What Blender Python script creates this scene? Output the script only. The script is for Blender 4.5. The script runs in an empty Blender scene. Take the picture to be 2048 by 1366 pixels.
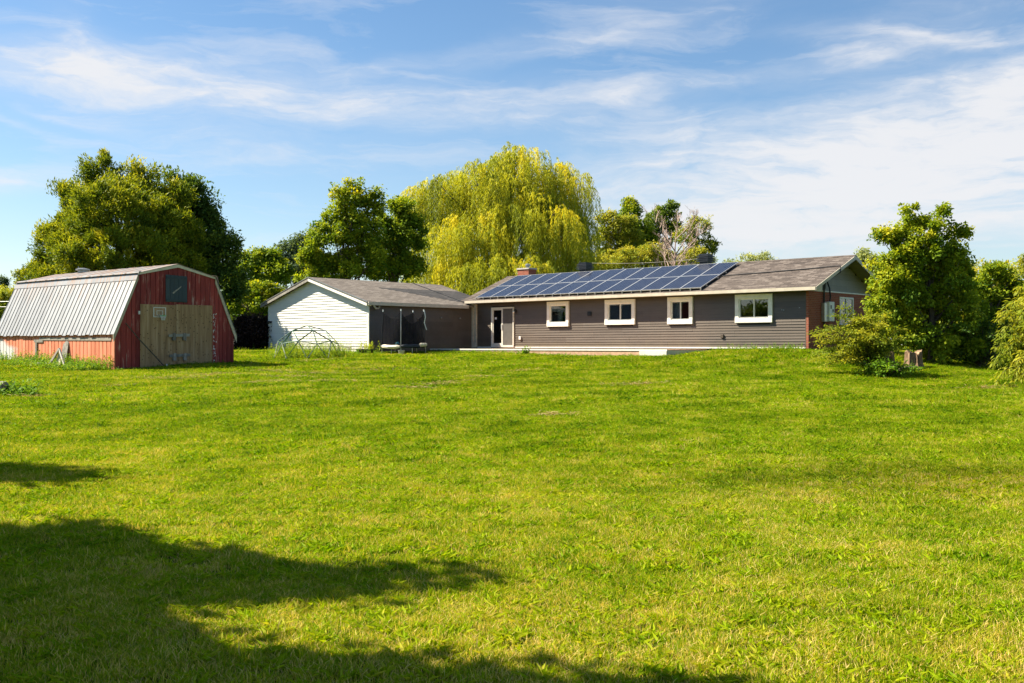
import bpy, math, random
import numpy as np
from mathutils import Vector, Matrix
random.seed(7); RNG = np.random.default_rng(7)
R = math.radians
scene = bpy.context.scene
C = scene.collection

# ------------------------------------------------------------------ camera, sky, sun, exposure
EYE = 1.6
cam_d = bpy.data.cameras.new('camera'); cam = bpy.data.objects.new('camera', cam_d); C.objects.link(cam)
cam.location = (0, 0, EYE); cam.rotation_euler = (R(90), 0, 0)
cam_d.sensor_width = 36; cam_d.lens = 36.04; cam_d.shift_y = 0.0034
cam_d.clip_start = 0.1; cam_d.clip_end = 6000
scene.camera = cam
SUN_AZ, SUN_EL = 282.0, 45.5          # azimuth clockwise from the view direction (+Y)
SKY_STRENGTH = 0.05
scene.view_settings.view_transform = 'Standard'; scene.view_settings.look = 'None'
scene.view_settings.exposure = 1.5; scene.view_settings.gamma = 1.0
scene.view_settings.use_curve_mapping = False

sd = bpy.data.lights.new('sun', 'SUN'); sd.energy = 5.0; sd.angle = R(0.53); sd.color = (1.0, 0.92, 0.76)
sun = bpy.data.objects.new('sun', sd); C.objects.link(sun)
_s = Vector((math.sin(R(SUN_AZ))*math.cos(R(SUN_EL)), math.cos(R(SUN_AZ))*math.cos(R(SUN_EL)), math.sin(R(SUN_EL))))
sun.rotation_euler = _s.to_track_quat('Z', 'Y').to_euler(); sun.location = _s*60

class NT:
    """tiny node-graph helper"""
    def __init__(s, tree): s.t = tree; s.n = tree.nodes; s.l = tree.links
    def put(s, sock, v):
        if isinstance(v, bpy.types.NodeSocket): s.l.new(v, sock)
        elif v is not None:
            if isinstance(v, (tuple, list)) and len(v) == 3 and sock.type == 'RGBA': v = tuple(v)+(1,)
            sock.default_value = v
    def new(s, typ, ins=None, **kw):
        n = s.n.new(typ)
        for k, v in kw.items(): setattr(n, k, v)
        for k, v in (ins or {}).items(): s.put(n.inputs[k], v)
        return n
    def m(s, op, a, b=None, c=None, clamp=False):
        n = s.new('ShaderNodeMath', operation=op, use_clamp=clamp)
        for i, v in enumerate((a, b, c)):
            if v is not None: s.put(n.inputs[i], v)
        return n.outputs[0]
    def vm(s, op, a, b=None):
        n = s.new('ShaderNodeVectorMath', operation=op)
        for i, v in enumerate((a, b)):
            if v is not None: s.put(n.inputs[i], v)
        return n.outputs[0]
    def mix(s, f, a, b, blend='MIX'):
        n = s.new('ShaderNodeMix', data_type='RGBA', blend_type=blend)
        s.put(n.inputs['Factor'], f); s.put(n.inputs[6], a); s.put(n.inputs[7], b)
        return n.outputs[2]
    def ramp(s, f, stops):
        n = s.new('ShaderNodeValToRGB'); s.put(n.inputs[0], f); e = n.color_ramp.elements
        while len(e) < len(stops): e.new(0.5)
        for i, (p, c) in enumerate(stops):
            e[i].position = p; e[i].color = (tuple(c)+(1,) if not isinstance(c, (int, float)) else (c, c, c, 1))
        return n.outputs[0]
    def noise(s, vec, scale, detail=4, rough=0.55, dist=0.0, out=0):
        n = s.new('ShaderNodeTexNoise'); n.inputs['Scale'].default_value = scale; n.inputs['Detail'].default_value = detail
        n.inputs['Roughness'].default_value = rough; n.inputs['Distortion'].default_value = dist
        if vec is not None: s.l.new(vec, n.inputs['Vector'])
        return n.outputs[out]
    def mapv(s, vec, scale=(1,1,1), loc=(0,0,0), rot=(0,0,0)):
        n = s.new('ShaderNodeMapping'); s.l.new(vec, n.inputs['Vector'])
        n.inputs['Scale'].default_value = scale; n.inputs['Location'].default_value = loc; n.inputs['Rotation'].default_value = rot
        return n.outputs[0]

# ---- world: Nishita sky with thin cirrus
world = bpy.data.worlds.new('World'); scene.world = world; world.use_nodes = True
w = NT(world.node_tree); w.n.clear()
sky = w.new('ShaderNodeTexSky', sky_type='NISHITA'); sky.sun_disc = False
sky.sun_elevation = R(SUN_EL); sky.sun_rotation = R(SUN_AZ); sky.altitude = 100; sky.air_density = 1.0; sky.dust_density = 0.4; sky.ozone_density = 2.5
tc = w.new('ShaderNodeTexCoord').outputs['Generated']
sep = w.new('ShaderNodeSeparateXYZ', {0: tc})
az = w.m('ARCTAN2', sep.outputs[0], sep.outputs[1]); el = w.m('ARCSINE', sep.outputs[2])
p0 = w.m('MULTIPLY', az, 2.05); q0 = w.m('MULTIPLY', el, 2.05)          # units of about 0.5 rad
comb = w.new('ShaderNodeCombineXYZ', {0: p0, 1: q0, 2: 0.3}).outputs[0]
warp = w.noise(w.mapv(comb, (1.3, 3.2, 1)), 2.2, 5, 0.55, 0.0, 1)
warp2 = w.vm('MULTIPLY', w.vm('SUBTRACT', warp, (0.5, 0.5, 0.5)), (0.34, 0.10, 0.0))
cw = w.vm('ADD', comb, warp2)
sp2 = w.new('ShaderNodeSeparateXYZ', {0: cw}); P, Q = sp2.outputs[0], sp2.outputs[1]
def blob(px, py, sx, sy, ang, amp):
    cx, cy = (px-1024)/1000.0, (690-py)/1000.0
    ca, sa = math.cos(R(ang)), math.sin(R(ang))
    dx = w.m('SUBTRACT', P, cx); dy = w.m('SUBTRACT', Q, cy)
    u = w.m('MULTIPLY_ADD', dx, ca/(sx/1000), w.m('MULTIPLY', dy, sa/(sx/1000)))
    v = w.m('MULTIPLY_ADD', dx, -sa/(sy/1000), w.m('MULTIPLY', dy, ca/(sy/1000)))
    r = w.m('MULTIPLY_ADD', u, u, w.m('MULTIPLY', v, v))
    return w.m('MULTIPLY', w.m('EXPONENT', w.m('MULTIPLY', r, -1.0)), amp)
BL = [(330, 190, 290, 40, 1, 1.05), (190, 200, 150, 22, 8, .5), (180, 150, 70, 45, -50, .35), (820, 230, 380, 36, 0, .85),
      (1250, 212, 70, 14, 4, .5), (820, 140, 240, 16, 9, .36), (1120, 110, 240, 16, 12, .38), (1880, 335, 430, 130, 10, 1.4),
      (1560, 420, 420, 90, 6, 1.05), (1980, 225, 110, 36, 38, .95), (1300, 330, 260, 60, 5, .5), (1700, 235, 190, 15, 10, .45),
      (1800, 130, 190, 14, -8, .55), (1480, 175, 230, 18, 4, .4), (60, 275, 80, 9, -14, .75), (195, 275, 60, 8, -10, .5), (280, 285, 40, 8, -10, .4),
      (20, 400, 110, 22, 0, .9), (1690, 150, 45, 14, -12, .5), (1700, 480, 260, 12, 3, .35), (1420, 20, 260, 60, 10, .22), (1900, 40, 200, 60, 20, .3), (500, 300, 300, 50, -6, .28)]
tot = None
for b in BL:
    o = blob(*b); tot = o if tot is None else w.m('ADD', tot, o)
streak = w.noise(w.mapv(cw, (0.9, 5.5, 1), rot=(0, 0, R(-5))), 3.2, 8, 0.62, 0.25)
fine = w.noise(w.mapv(cw, (2.2, 9, 1), rot=(0, 0, R(6))), 7.0, 6, 0.6, 0.4)
general = w.m('MULTIPLY', w.m('SUBTRACT', streak, 0.50, clamp=True), 1.5)
tex = w.m('ADD', w.m('MULTIPLY_ADD', streak, 1.7, -0.22), w.m('MULTIPLY_ADD', fine, 0.85, -0.42))
cov = w.m('ADD', w.m('MULTIPLY', tot, tex), general)
hz_f = w.m('EXPONENT', w.m('MULTIPLY', w.m('ABSOLUTE', q0), -5.5))
cov = w.m('ADD', cov, w.m('MULTIPLY', hz_f, 0.35))
cov = w.m('MULTIPLY', w.m('SMOOTH_MIN', cov, 1.0, 0.35), 0.93, clamp=True)
skyc = w.new('ShaderNodeHueSaturation', {'Hue': 0.497, 'Saturation': 1.14, 'Value': 1.08, 'Color': sky.outputs[0]}).outputs[0]
skyc = w.mix(1.0, skyc, (SKY_STRENGTH,)*3, 'MULTIPLY')
cloud = (0.315, 0.315, 0.322)
col = w.mix(cov, skyc, cloud)
bg = w.new('ShaderNodeBackground', {'Color': col, 'Strength': 1.0})
wo = w.new('ShaderNodeOutputWorld', {'Surface': bg.outputs[0]})

# ------------------------------------------------------------------ materials
MATS = {}
def new_mat(name):
    m = bpy.data.materials.new(name); m.use_nodes = True; t = NT(m.node_tree); t.n.clear(); MATS[name] = m
    return m, t
def finish(t, color, rough=0.7, metal=0.0, bump=None, bstr=0.3, bdist=0.01, spec=0.4):
    b = t.new('ShaderNodeBsdfPrincipled', {'Base Color': color, 'Roughness': rough, 'Metallic': metal})
    b.inputs['Specular IOR Level'].default_value = spec
    if bump is not None:
        bn = t.new('ShaderNodeBump', {'Strength': bstr, 'Distance': bdist, 'Height': bump}); t.l.new(bn.outputs[0], b.inputs['Normal'])
    o = t.new('ShaderNodeOutputMaterial', {'Surface': b.outputs[0]})
    return b
def obj_co(t): return t.new('ShaderNodeTexCoord').outputs['Object']
def orand(t): return t.new('ShaderNodeObjectInfo').outputs['Random']
def simple(name, c1, c2, scale=4.0, rough=0.6, metal=0.0, vec_scale=(1,1,1), rnd=0.12, bump=0.15, spec=0.4, bdist=0.004):
    m, t = new_mat(name); co = t.mapv(obj_co(t), vec_scale)
    n = t.noise(co, scale, 5, 0.6)
    f = t.m('ADD', n, t.m('MULTIPLY', t.m('SUBTRACT', orand(t), 0.5), rnd*3))
    c = t.ramp(f, [(0.32, c1), (0.68, c2)])
    finish(t, c, rough, metal, n, bump, bdist, spec); return m
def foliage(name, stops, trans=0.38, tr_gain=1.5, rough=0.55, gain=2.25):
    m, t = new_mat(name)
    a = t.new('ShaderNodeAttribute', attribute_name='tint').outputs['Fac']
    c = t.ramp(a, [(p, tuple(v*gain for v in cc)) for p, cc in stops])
    d = t.new('ShaderNodeBsdfPrincipled', {'Base Color': c, 'Roughness': rough}); d.inputs['Specular IOR Level'].default_value = 0.08
    tcl = t.mix(1.0, c, (tr_gain*1.12, tr_gain, tr_gain*0.45), 'MULTIPLY')
    tr = t.new('ShaderNodeBsdfTranslucent', {'Color': tcl})
    mx = t.new('ShaderNodeMixShader', {0: trans, 1: d.outputs[0], 2: tr.outputs[0]})
    t.new('ShaderNodeOutputMaterial', {'Surface': mx.outputs[0]}); return m

# siding
def vinyl(name, c1, c2, rough=0.45):
    m, t = new_mat(name); co = obj_co(t)
    n = t.noise(t.mapv(co, (0.7, 4, 9)), 3.0, 4); n2 = t.noise(t.mapv(co, (0.35, 1, .5)), 1.5, 3)
    f = t.m('ADD', t.m('MULTIPLY', n, .5), t.m('ADD', t.m('MULTIPLY', n2, .5), t.m('MULTIPLY', t.m('SUBTRACT', orand(t), .5), .25)))
    c = t.ramp(f, [(0.3, c1), (0.7, c2)])
    dz = t.m('SUBTRACT', t.m('MULTIPLY', t.noise(t.mapv(co, (1.2, 1.2, .5)), 2.5, 5), .55), t.new('ShaderNodeSeparateXYZ', {0: co}).outputs[2])
    c = t.mix(t.m('MULTIPLY', t.m('MULTIPLY', dz, 3.0, clamp=True), .45), c, (0.16, 0.13, 0.07))
    finish(t, c, rough, 0, t.noise(t.mapv(co, (.5, 2, 6)), 2.2, 3), 0.12, 0.02, .35); return m
vinyl('siding_dark', (0.084, 0.064, 0.048), (0.122, 0.095, 0.072))
vinyl('siding_white', (0.76, 0.735, 0.66), (0.85, 0.825, 0.755))
vinyl('siding_gable', (0.175, 0.155, 0.10), (0.235, 0.21, 0.14))
simple('trim_white', (0.72, 0.68, 0.60), (0.83, 0.80, 0.73), 5, 0.5, rnd=.03)
simple('trim_cream', (0.42, 0.36, 0.25), (0.60, 0.53, 0.40), 6, 0.6, vec_scale=(1, 1, 1))
simple('trim_beige', (0.46, 0.40, 0.31), (0.57, 0.50, 0.40), 4, 0.5, rnd=.03)
simple('soffit', (0.22, 0.20, 0.10), (0.30, 0.27, 0.14), 3, 0.6)
simple('dark_wall', (0.02, 0.018, 0.017), (0.03, 0.027, 0.025), 3, 0.9)
simple('interior', (0.10, 0.09, 0.08), (0.14, 0.13, 0.12), 1.5, 0.9)
simple('curtain', (0.34, 0.35, 0.36), (0.48, 0.48, 0.47), 3, 0.8)
simple('black_plastic', (0.012, 0.013, 0.015), (0.022, 0.023, 0.026), 6, 0.45)
simple('vent_metal', (0.018, 0.022, 0.030), (0.032, 0.038, 0.048), 6, 0.4, 0.3)
simple('white_plastic', (0.66, 0.66, 0.62), (0.78, 0.78, 0.74), 3, 0.4)
simple('grey_metal', (0.30, 0.30, 0.29), (0.44, 0.44, 0.42), 6, 0.35, 0.7)
simple('weathered_wood', (0.16, 0.145, 0.12), (0.34, 0.31, 0.26), 7, 0.85, vec_scale=(1, 1, 1), bump=.4)
simple('deck_white', (0.62, 0.57, 0.49), (0.76, 0.71, 0.63), 6, 0.6)
simple('deck_wood', (0.42, 0.24, 0.14), (0.60, 0.38, 0.24), 5, 0.7)
simple('alu_frame', (0.46, 0.46, 0.46), (0.56, 0.56, 0.56), 8, 0.35, 0.5, rnd=.02)
simple('concrete', (0.36, 0.33, 0.29), (0.52, 0.48, 0.42), 8, 0.85)
simple('door_vinyl', (0.62, 0.58, 0.49), (0.72, 0.68, 0.58), 4, 0.45, rnd=.02)
simple('screen_mesh', (0.085, 0.078, 0.068), (0.11, 0.10, 0.088), 4, 0.8)

def wood_paint(name, paint1, paint2, bare, amount, zs=0.6):
    """weathered painted boards: vertical grain, flaked paint"""
    m, t = new_mat(name); co = obj_co(t)
    r = orand(t); off = t.vm('ADD', co, t.new('ShaderNodeCombineXYZ', {0: t.m('MULTIPLY', r, 37), 1: t.m('MULTIPLY', r, 11), 2: t.m('MULTIPLY', r, 23)}).outputs[0])
    g = t.noise(t.mapv(off, (14, 14, 0.7)), 2.0, 6, 0.65)
    big = t.noise(t.mapv(off, (1.5, 1.5, zs)), 1.6, 5, .6)
    pc = t.ramp(t.m('ADD', t.m('MULTIPLY', g, .55), t.m('ADD', t.m('MULTIPLY', big, .25), t.m('MULTIPLY', r, .25))), [(0.3, paint1), (0.72, paint2)])
    fl = t.m('ADD', t.m('MULTIPLY', g, .6), t.m('MULTIPLY', big, .5))
    fm = t.m('MULTIPLY', t.m('SUBTRACT', fl, 1.0-amount), 9.0, clamp=True)
    c = t.mix(fm, pc, bare)
    finish(t, c, 0.75, 0, g, 0.35, 0.006); return m, t, c
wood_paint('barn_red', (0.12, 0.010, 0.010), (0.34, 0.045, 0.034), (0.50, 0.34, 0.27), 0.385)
# barn side wall: orange-red paint, with an old white painted sign area at the far end
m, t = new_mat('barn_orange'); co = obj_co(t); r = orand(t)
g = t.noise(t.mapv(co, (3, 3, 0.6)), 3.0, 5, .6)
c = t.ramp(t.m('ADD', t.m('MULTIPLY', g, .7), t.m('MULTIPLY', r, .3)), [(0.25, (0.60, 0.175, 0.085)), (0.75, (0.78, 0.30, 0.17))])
sx = t.new('ShaderNodeSeparateXYZ', {0: co})
wob = t.noise(t.mapv(co, (1.1, 1, 1.3)), 1.4, 4, .6)
dx = t.m('DIVIDE', t.m('ADD', sx.outputs[0], 9.0), 1.75); dz = t.m('DIVIDE', t.m('SUBTRACT', sx.outputs[2], 0.48), 0.72)
rr = t.m('ADD', t.m('MULTIPLY_ADD', dx, dx, t.m('MULTIPLY', dz, dz)), t.m('MULTIPLY_ADD', wob, 1.5, -0.75))
wm = t.m('MULTIPLY', t.m('SUBTRACT', 1.05, rr), 2.6, clamp=True)
c = t.mix(wm, c, (0.62, 0.60, 0.58)); finish(t, c, 0.75, 0, g, .25, .005)
# plywood doors
m, t = new_mat('plywood'); co = obj_co(t); r = orand(t)
off = t.vm('ADD', co, t.new('ShaderNodeCombineXYZ', {0: t.m('MULTIPLY', r, 9), 1: t.m('MULTIPLY', r, 5), 2: t.m('MULTIPLY', r, 3)}).outputs[0])
g = t.noise(t.mapv(off, (5, 5, .35)), 2.2, 7, .62, .3); s2 = t.noise(t.mapv(off, (2.2, 2.2, .25)), 1.5, 3)
c = t.ramp(t.m('ADD', t.m('MULTIPLY', g, .6), t.m('MULTIPLY', s2, .4)), [(0.32, (0.19, 0.108, 0.048)), (0.52, (0.35, 0.215, 0.105)), (0.7, (0.50, 0.345, 0.20))])
vo = t.new('ShaderNodeTexVoronoi', {'Vector': t.mapv(off, (8.5, 8.5, 8.5)), 'Scale': 1.0, 'Randomness': .85})
kn = t.m('LESS_THAN', vo.outputs['Distance'], 0.19); kn = t.m('MULTIPLY', kn, t.m('GREATER_THAN', t.noise(off, 2.1, 2), .47))
c = t.mix(t.m('MULTIPLY', kn, .8), c, (0.035, 0.018, 0.010)); finish(t, c, .8, 0, g, .25, .004)
wood_paint('loft_paint', (0.022, 0.034, 0.042), (0.050, 0.068, 0.078), (0.36, 0.38, 0.36), 0.22)
# barn roof metal
m, t = new_mat('barn_metal'); co = obj_co(t)
n = t.noise(t.mapv(co, (1.5, 1.5, .5)), 2.0, 6, .6); n2 = t.noise(t.mapv(co, (6, 1, .4)), 1.6, 5, .6)
c = t.ramp(t.m('ADD', t.m('MULTIPLY', n, .75), t.m('MULTIPLY', orand(t), .25)), [(0.25, (0.21, 0.212, 0.214)), (0.75, (0.31, 0.312, 0.312))])
z = t.new('ShaderNodeSeparateXYZ', {0: co}).outputs[2]
near = t.m('MULTIPLY', t.m('SUBTRACT', z, 2.2), .55, clamp=True)
ru = t.m('MULTIPLY', t.m('SUBTRACT', t.m('MULTIPLY_ADD', near, .22, n2), .62), 6.0, clamp=True)
c = t.mix(t.m('MULTIPLY', ru, .75), c, (0.33, 0.17, 0.075)); finish(t, c, 0.45, 0.35, n, .1, .01)
# shingles (uv in metres)
def shingles(name, a, b, cdark):
    m, t = new_mat(name); uv = t.new('ShaderNodeTexCoord').outputs['UV']
    br = t.new('ShaderNodeTexBrick', {'Vector': uv, 'Color1': (0, 0, 0), 'Color2': (1, 1, 1), 'Mortar': (0.5, 0.5, 0.5), 'Scale': 1.0})
    br.inputs['Mortar Size'].default_value = .006; br.inputs['Brick Width'].default_value = .31; br.inputs['Row Height'].default_value = .142; br.offset = .37
    n = t.noise(uv, 11, 4, .6); bl = t.noise(t.mapv(uv, (.5, 1.3, 1)), .9, 4); sm = t.noise(t.mapv(uv, (2.4, 7, 1)), 1.0, 3)
    f = t.m('ADD', t.m('MULTIPLY', br.outputs['Color'], .28), t.m('ADD', t.m('MULTIPLY', n, .22), t.m('ADD', t.m('MULTIPLY', bl, .2), t.m('MULTIPLY', sm, .3))))
    c = t.ramp(f, [(0.25, cdark), (0.5, a), (0.78, b)])
    c = t.mix(br.outputs['Fac'], c, tuple(x*.45 for x in cdark))
    row = t.m('FRACT', t.m('DIVIDE', t.new('ShaderNodeSeparateXYZ', {0: uv}).outputs[1], .142))
    hgt = t.m('ADD', t.m('MULTIPLY', row, -1.0), t.m('ADD', t.m('MULTIPLY', n, .35), t.m('MULTIPLY', br.outputs['Color'], .5)))
    finish(t, c, .92, 0, hgt, .55, .014, .2); return m
shingles('shingles', (0.098, 0.078, 0.066), (0.215, 0.180, 0.156), (0.045, 0.036, 0.032))
shingles('shingles_garage', (0.165, 0.138, 0.115), (0.27, 0.232, 0.198), (0.10, 0.083, 0.072))
shingles('shingles_patch', (0.062, 0.057, 0.055), (0.102, 0.094, 0.090), (0.036, 0.034, 0.034))
# brick
m, t = new_mat('brick'); co = obj_co(t); s3 = t.new('ShaderNodeSeparateXYZ', {0: co})
bv = t.new('ShaderNodeCombineXYZ', {0: t.m('ADD', s3.outputs[0], s3.outputs[1]), 1: s3.outputs[2], 2: 0.0}).outputs[0]
br = t.new('ShaderNodeTexBrick', {'Vector': bv, 'Color1': (0.24, 0.045, 0.020), 'Color2': (0.36, 0.085, 0.035), 'Mortar': (0.30, 0.20, 0.14), 'Scale': 1.0})
br.inputs['Mortar Size'].default_value = .007; br.inputs['Brick Width'].default_value = .21; br.inputs['Row Height'].default_value = .07
c = t.mix(t.m('MULTIPLY', t.noise(co, 9, 4), .5), br.outputs['Color'], (0.20, 0.05, 0.03)); finish(t, c, .85, 0, br.outputs['Fac'], -.5, .006)
# solar cells (uv 0..1 over a panel)
m, t = new_mat('solar_cells'); uv = t.new('ShaderNodeTexCoord').outputs['UV']; s3 = t.new('ShaderNodeSeparateXYZ', {0: uv})
def grid(coord, n, wd): 
    fr = t.m('FRACT', t.m('MULTIPLY', coord, n)); d = t.m('ABSOLUTE', t.m('SUBTRACT', fr, .5)); return t.m('GREATER_THAN', d, .5-wd)
gl = t.m('MAXIMUM', grid(s3.outputs[0], 6, .045), grid(s3.outputs[1], 10, .04))
gb = t.m('MULTIPLY', grid(s3.outputs[0], 18, .05), .35)
vo = t.new('ShaderNodeTexVoronoi', {'Vector': t.mapv(uv, (6, 10, 1)), 'Scale': 6.0})
cc = t.mix(t.m('MULTIPLY', vo.outputs['Distance'], .9), (0.003, 0.006, 0.020), (0.006, 0.012, 0.036))
cc = t.mix(gb, cc, (0.04, 0.046, 0.07)); cc = t.mix(gl, cc, (0.12, 0.135, 0.165))
b = finish(t, cc, .12, 0, None, spec=.07)
# glass
m, t = new_mat('glass'); lw = t.new('ShaderNodeFresnel', {'IOR': 1.5}).outputs[0]
gg = t.new('ShaderNodeBsdfGlossy', {'Color': (1, 1, 1), 'Roughness': .0}); tt = t.new('ShaderNodeBsdfTransparent', {'Color': (.72, .76, .76)})
mx = t.new('ShaderNodeMixShader', {0: t.m('MULTIPLY_ADD', lw, 1.3, .02, clamp=True), 1: tt.outputs[0], 2: gg.outputs[0]}); t.new('ShaderNodeOutputMaterial', {'Surface': mx.outputs[0]})
# trampoline net
m, t = new_mat('net'); gg = t.new('ShaderNodeBsdfDiffuse', {'Color': (.012, .012, .014)}); tt = t.new('ShaderNodeBsdfTransparent', {})
fz = t.noise(t.mapv(obj_co(t), (6, 6, 1.2)), 2, 4)
mx = t.new('ShaderNodeMixShader', {0: t.m('MULTIPLY_ADD', fz, .7, .25, clamp=True), 1: tt.outputs[0], 2: gg.outputs[0]}); t.new('ShaderNodeOutputMaterial', {'Surface': mx.outputs[0]})
m, t = new_mat('clear_board'); gg = t.new('ShaderNodeBsdfGlossy', {'Roughness': .05}); tt = t.new('ShaderNodeBsdfTransparent', {})
mx = t.new('ShaderNodeMixShader', {0: .012, 1: tt.outputs[0], 2: gg.outputs[0]}); t.new('ShaderNodeOutputMaterial', {'Surface': mx.outputs[0]})
simple('green_rim', (0.02, 0.42, 0.06), (0.03, 0.5, 0.09), 4, .4)
simple('dome_green', (0.02, 0.07, 0.05), (0.05, 0.12, 0.09), 5, .4, .2)
simple('dome_grey', (0.30, 0.32, 0.30), (0.48, 0.50, 0.46), 5, .4, .5)
simple('ball_blue', (0.02, 0.25, 0.36), (0.10, 0.42, 0.50), 4, .4)
simple('pad_cream', (0.58, 0.50, 0.34), (0.80, 0.72, 0.56), 3, .7)
simple('pad_navy', (0.010, 0.014, 0.020), (0.02, 0.026, 0.034), 3, .6)
def barkm(name, a, b, sc=(6, 6, 1.5)):
    m, t = new_mat(name); co = t.mapv(obj_co(t), sc); n = t.noise(co, 2.5, 6, .65, .4)
    finish(t, t.ramp(n, [(0.35, a), (0.65, b)]), .9, 0, n, .7, .03); return m
barkm('bark', (0.045, 0.034, 0.024), (0.12, 0.095, 0.07)); barkm('bark_pale', (0.30, 0.27, 0.22), (0.52, 0.48, 0.42), (3, 3, 5))
barkm('bark_dead', (0.30, 0.20, 0.16), (0.50, 0.38, 0.32)); barkm('stump_wood', (0.07, 0.032, 0.016), (0.30, 0.20, 0.115), (9, 9, 1.2))
barkm('stump_top', (0.22, 0.13, 0.06), (0.46, 0.33, 0.20), (5, 5, 5))
foliage('leaf_cedar', [(0.0, (0.018, 0.036, 0.005)), (0.40, (0.070, 0.098, 0.007)), (0.75, (0.165, 0.175, 0.010)), (1.0, (0.22, 0.205, 0.02))], .32, gain=1.95)
foliage('leaf_dark', [(0.0, (0.012, 0.028, 0.006)), (0.5, (0.034, 0.060, 0.010)), (1.0, (0.10, 0.13, 0.016))], .30)
foliage('leaf_maple', [(0.0, (0.020, 0.050, 0.006)), (0.5, (0.080, 0.115, 0.007)), (0.8, (0.155, 0.175, 0.009)), (1.0, (0.23, 0.215, 0.012))], .36, gain=2.1)
foliage('leaf_willow', [(0.0, (0.055, 0.072, 0.010)), (0.4, (0.130, 0.150, 0.014)), (0.75, (0.225, 0.228, 0.016)), (1.0, (0.31, 0.275, 0.020))], .36, gain=2.1)
foliage('leaf_birch', [(0.0, (0.045, 0.065, 0.008)), (0.5, (0.105, 0.125, 0.014)), (1.0, (0.20, 0.18, 0.025))], .36)
foliage('leaf_bluegreen', [(0.0, (0.016, 0.030, 0.016)), (0.5, (0.036, 0.058, 0.028)), (1.0, (0.075, 0.10, 0.045))], .3)
foliage('leaf_purple', [(0.0, (0.012, 0.008, 0.008)), (0.5, (0.024, 0.016, 0.014)), (1.0, (0.05, 0.028, 0.02))], .2, 1.0, gain=1.3)
foliage('leaf_shrub', [(0.0, (0.035, 0.065, 0.008)), (0.5, (0.105, 0.135, 0.012)), (1.0, (0.26, 0.24, 0.02))], .38, gain=1.7)
foliage('leaf_pale', [(0.0, (0.06, 0.085, 0.04)), (0.5, (0.12, 0.145, 0.06)), (1.0, (0.19, 0.20, 0.09))], .34)
foliage('leaf_weed', [(0.0, (0.030, 0.070, 0.006)), (0.5, (0.075, 0.140, 0.010)), (0.85, (0.16, 0.19, 0.012)), (1.0, (0.40, 0.29, 0.02))], .38, gain=1.9)
foliage('leaf_dry', [(0.0, (0.20, 0.13, 0.055)), (0.5, (0.36, 0.26, 0.13)), (1.0, (0.52, 0.42, 0.25))], .2, 1.0, gain=1.3)

# ------------------------------------------------------------------ mesh helpers
class MB:
    def __init__(s): s.v = []; s.f = []; s.uv = None
    def obox(s, o, a, b, c):
        o, a, b, c = Vector(o), Vector(a), Vector(b), Vector(c); i = len(s.v)
        s.v += [o, o+a, o+a+b, o+b, o+c, o+a+c, o+a+b+c, o+b+c]
        flip = a.cross(b).dot(c) < 0
        F = [(0, 3, 2, 1), (4, 5, 6, 7), (0, 1, 5, 4), (1, 2, 6, 5), (2, 3, 7, 6), (3, 0, 4, 7)]
        for q in F: s.f.append(tuple(i+k for k in (q[::-1] if flip else q)))
        return s
    def box(s, x0, x1, y0, y1, z0, z1): return s.obox((x0, y0, z0), (x1-x0, 0, 0), (0, y1-y0, 0), (0, 0, z1-z0))
    def prism(s, poly, ext):
        """poly: 3d points in a plane; ext: extrusion vector"""
        e = Vector(ext); n = len(poly); i = len(s.v); p = [Vector(q) for q in poly]
        nrm = Vector((0, 0, 0))
        for k in range(n): nrm += p[k].cross(p[(k+1) % n])
        if nrm.dot(e) > 0: p = p[::-1]
        s.v += p+[q+e for q in p]; s.f.append(tuple(range(i, i+n))); s.f.append(tuple(range(i+2*n-1, i+n-1, -1)))
        for k in range(n):
            j = (k+1) % n; s.f.append((i+j, i+k, i+n+k, i+n+j))
        return s
    def tube(s, pts, rad, n=6, cap=True):
        pts = [Vector(p) for p in pts]; i0 = len(s.v)
        if not isinstance(rad, (list, tuple)): rad = [rad]*len(pts)
        for k, p in enumerate(pts):
            d = (pts[min(k+1, len(pts)-1)]-pts[max(k-1, 0)]).normalized()
            a = d.orthogonal().normalized() if k == 0 else (a-d*a.dot(d)).normalized()
            b = d.cross(a)
            for j in range(n):
                t = 2*math.pi*j/n; s.v.append(p+(a*math.cos(t)+b*math.sin(t))*rad[k])
        for k in range(len(pts)-1):
            for j in range(n):
                q = (j+1) % n; s.f.append((i0+k*n+j, i0+k*n+q, i0+(k+1)*n+q, i0+(k+1)*n+j))
        if cap:
            s.f.append(tuple(i0+j for j in range(n-1, -1, -1))); e = i0+(len(pts)-1)*n; s.f.append(tuple(e+j for j in range(n)))
        return s
    def ball(s, c, r, nu=12, nv=8, sq=(1, 1, 1)):
        i = len(s.v); c = Vector(c)
        for a in range(nv+1):
            th = math.pi*a/nv
            for b in range(nu):
                ph = 2*math.pi*b/nu; s.v.append(c+Vector((r*sq[0]*math.sin(th)*math.cos(ph), r*sq[1]*math.sin(th)*math.sin(ph), r*sq[2]*math.cos(th))))
        for a in range(nv):
            for b in range(nu):
                q = (b+1) % nu; s.f.append((i+a*nu+b, i+(a+1)*nu+b, i+(a+1)*nu+q, i+a*nu+q))
        return s
    def mesh(s, name, mat, smooth=False):
        me = bpy.data.meshes.new(name); me.from_pydata([tuple(v) for v in s.v], [], s.f); me.update()
        me.materials.append(MATS[mat] if isinstance(mat, str) else mat)
        if smooth: me.polygons.foreach_set('use_smooth', [True]*len(me.polygons))
        return me
    def build(s, name, mat, parent=None, smooth=False):
        o = bpy.data.objects.new(name, s.mesh(name, mat, smooth)); C.objects.link(o); o.parent = parent
        return o
def tag(o, label=None, cat=None, group=None, kind=None):
    if label: o['label'] = label
    if cat: o['category'] = cat
    if group: o['group'] = group
    if kind: o['kind'] = kind
    return o
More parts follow.
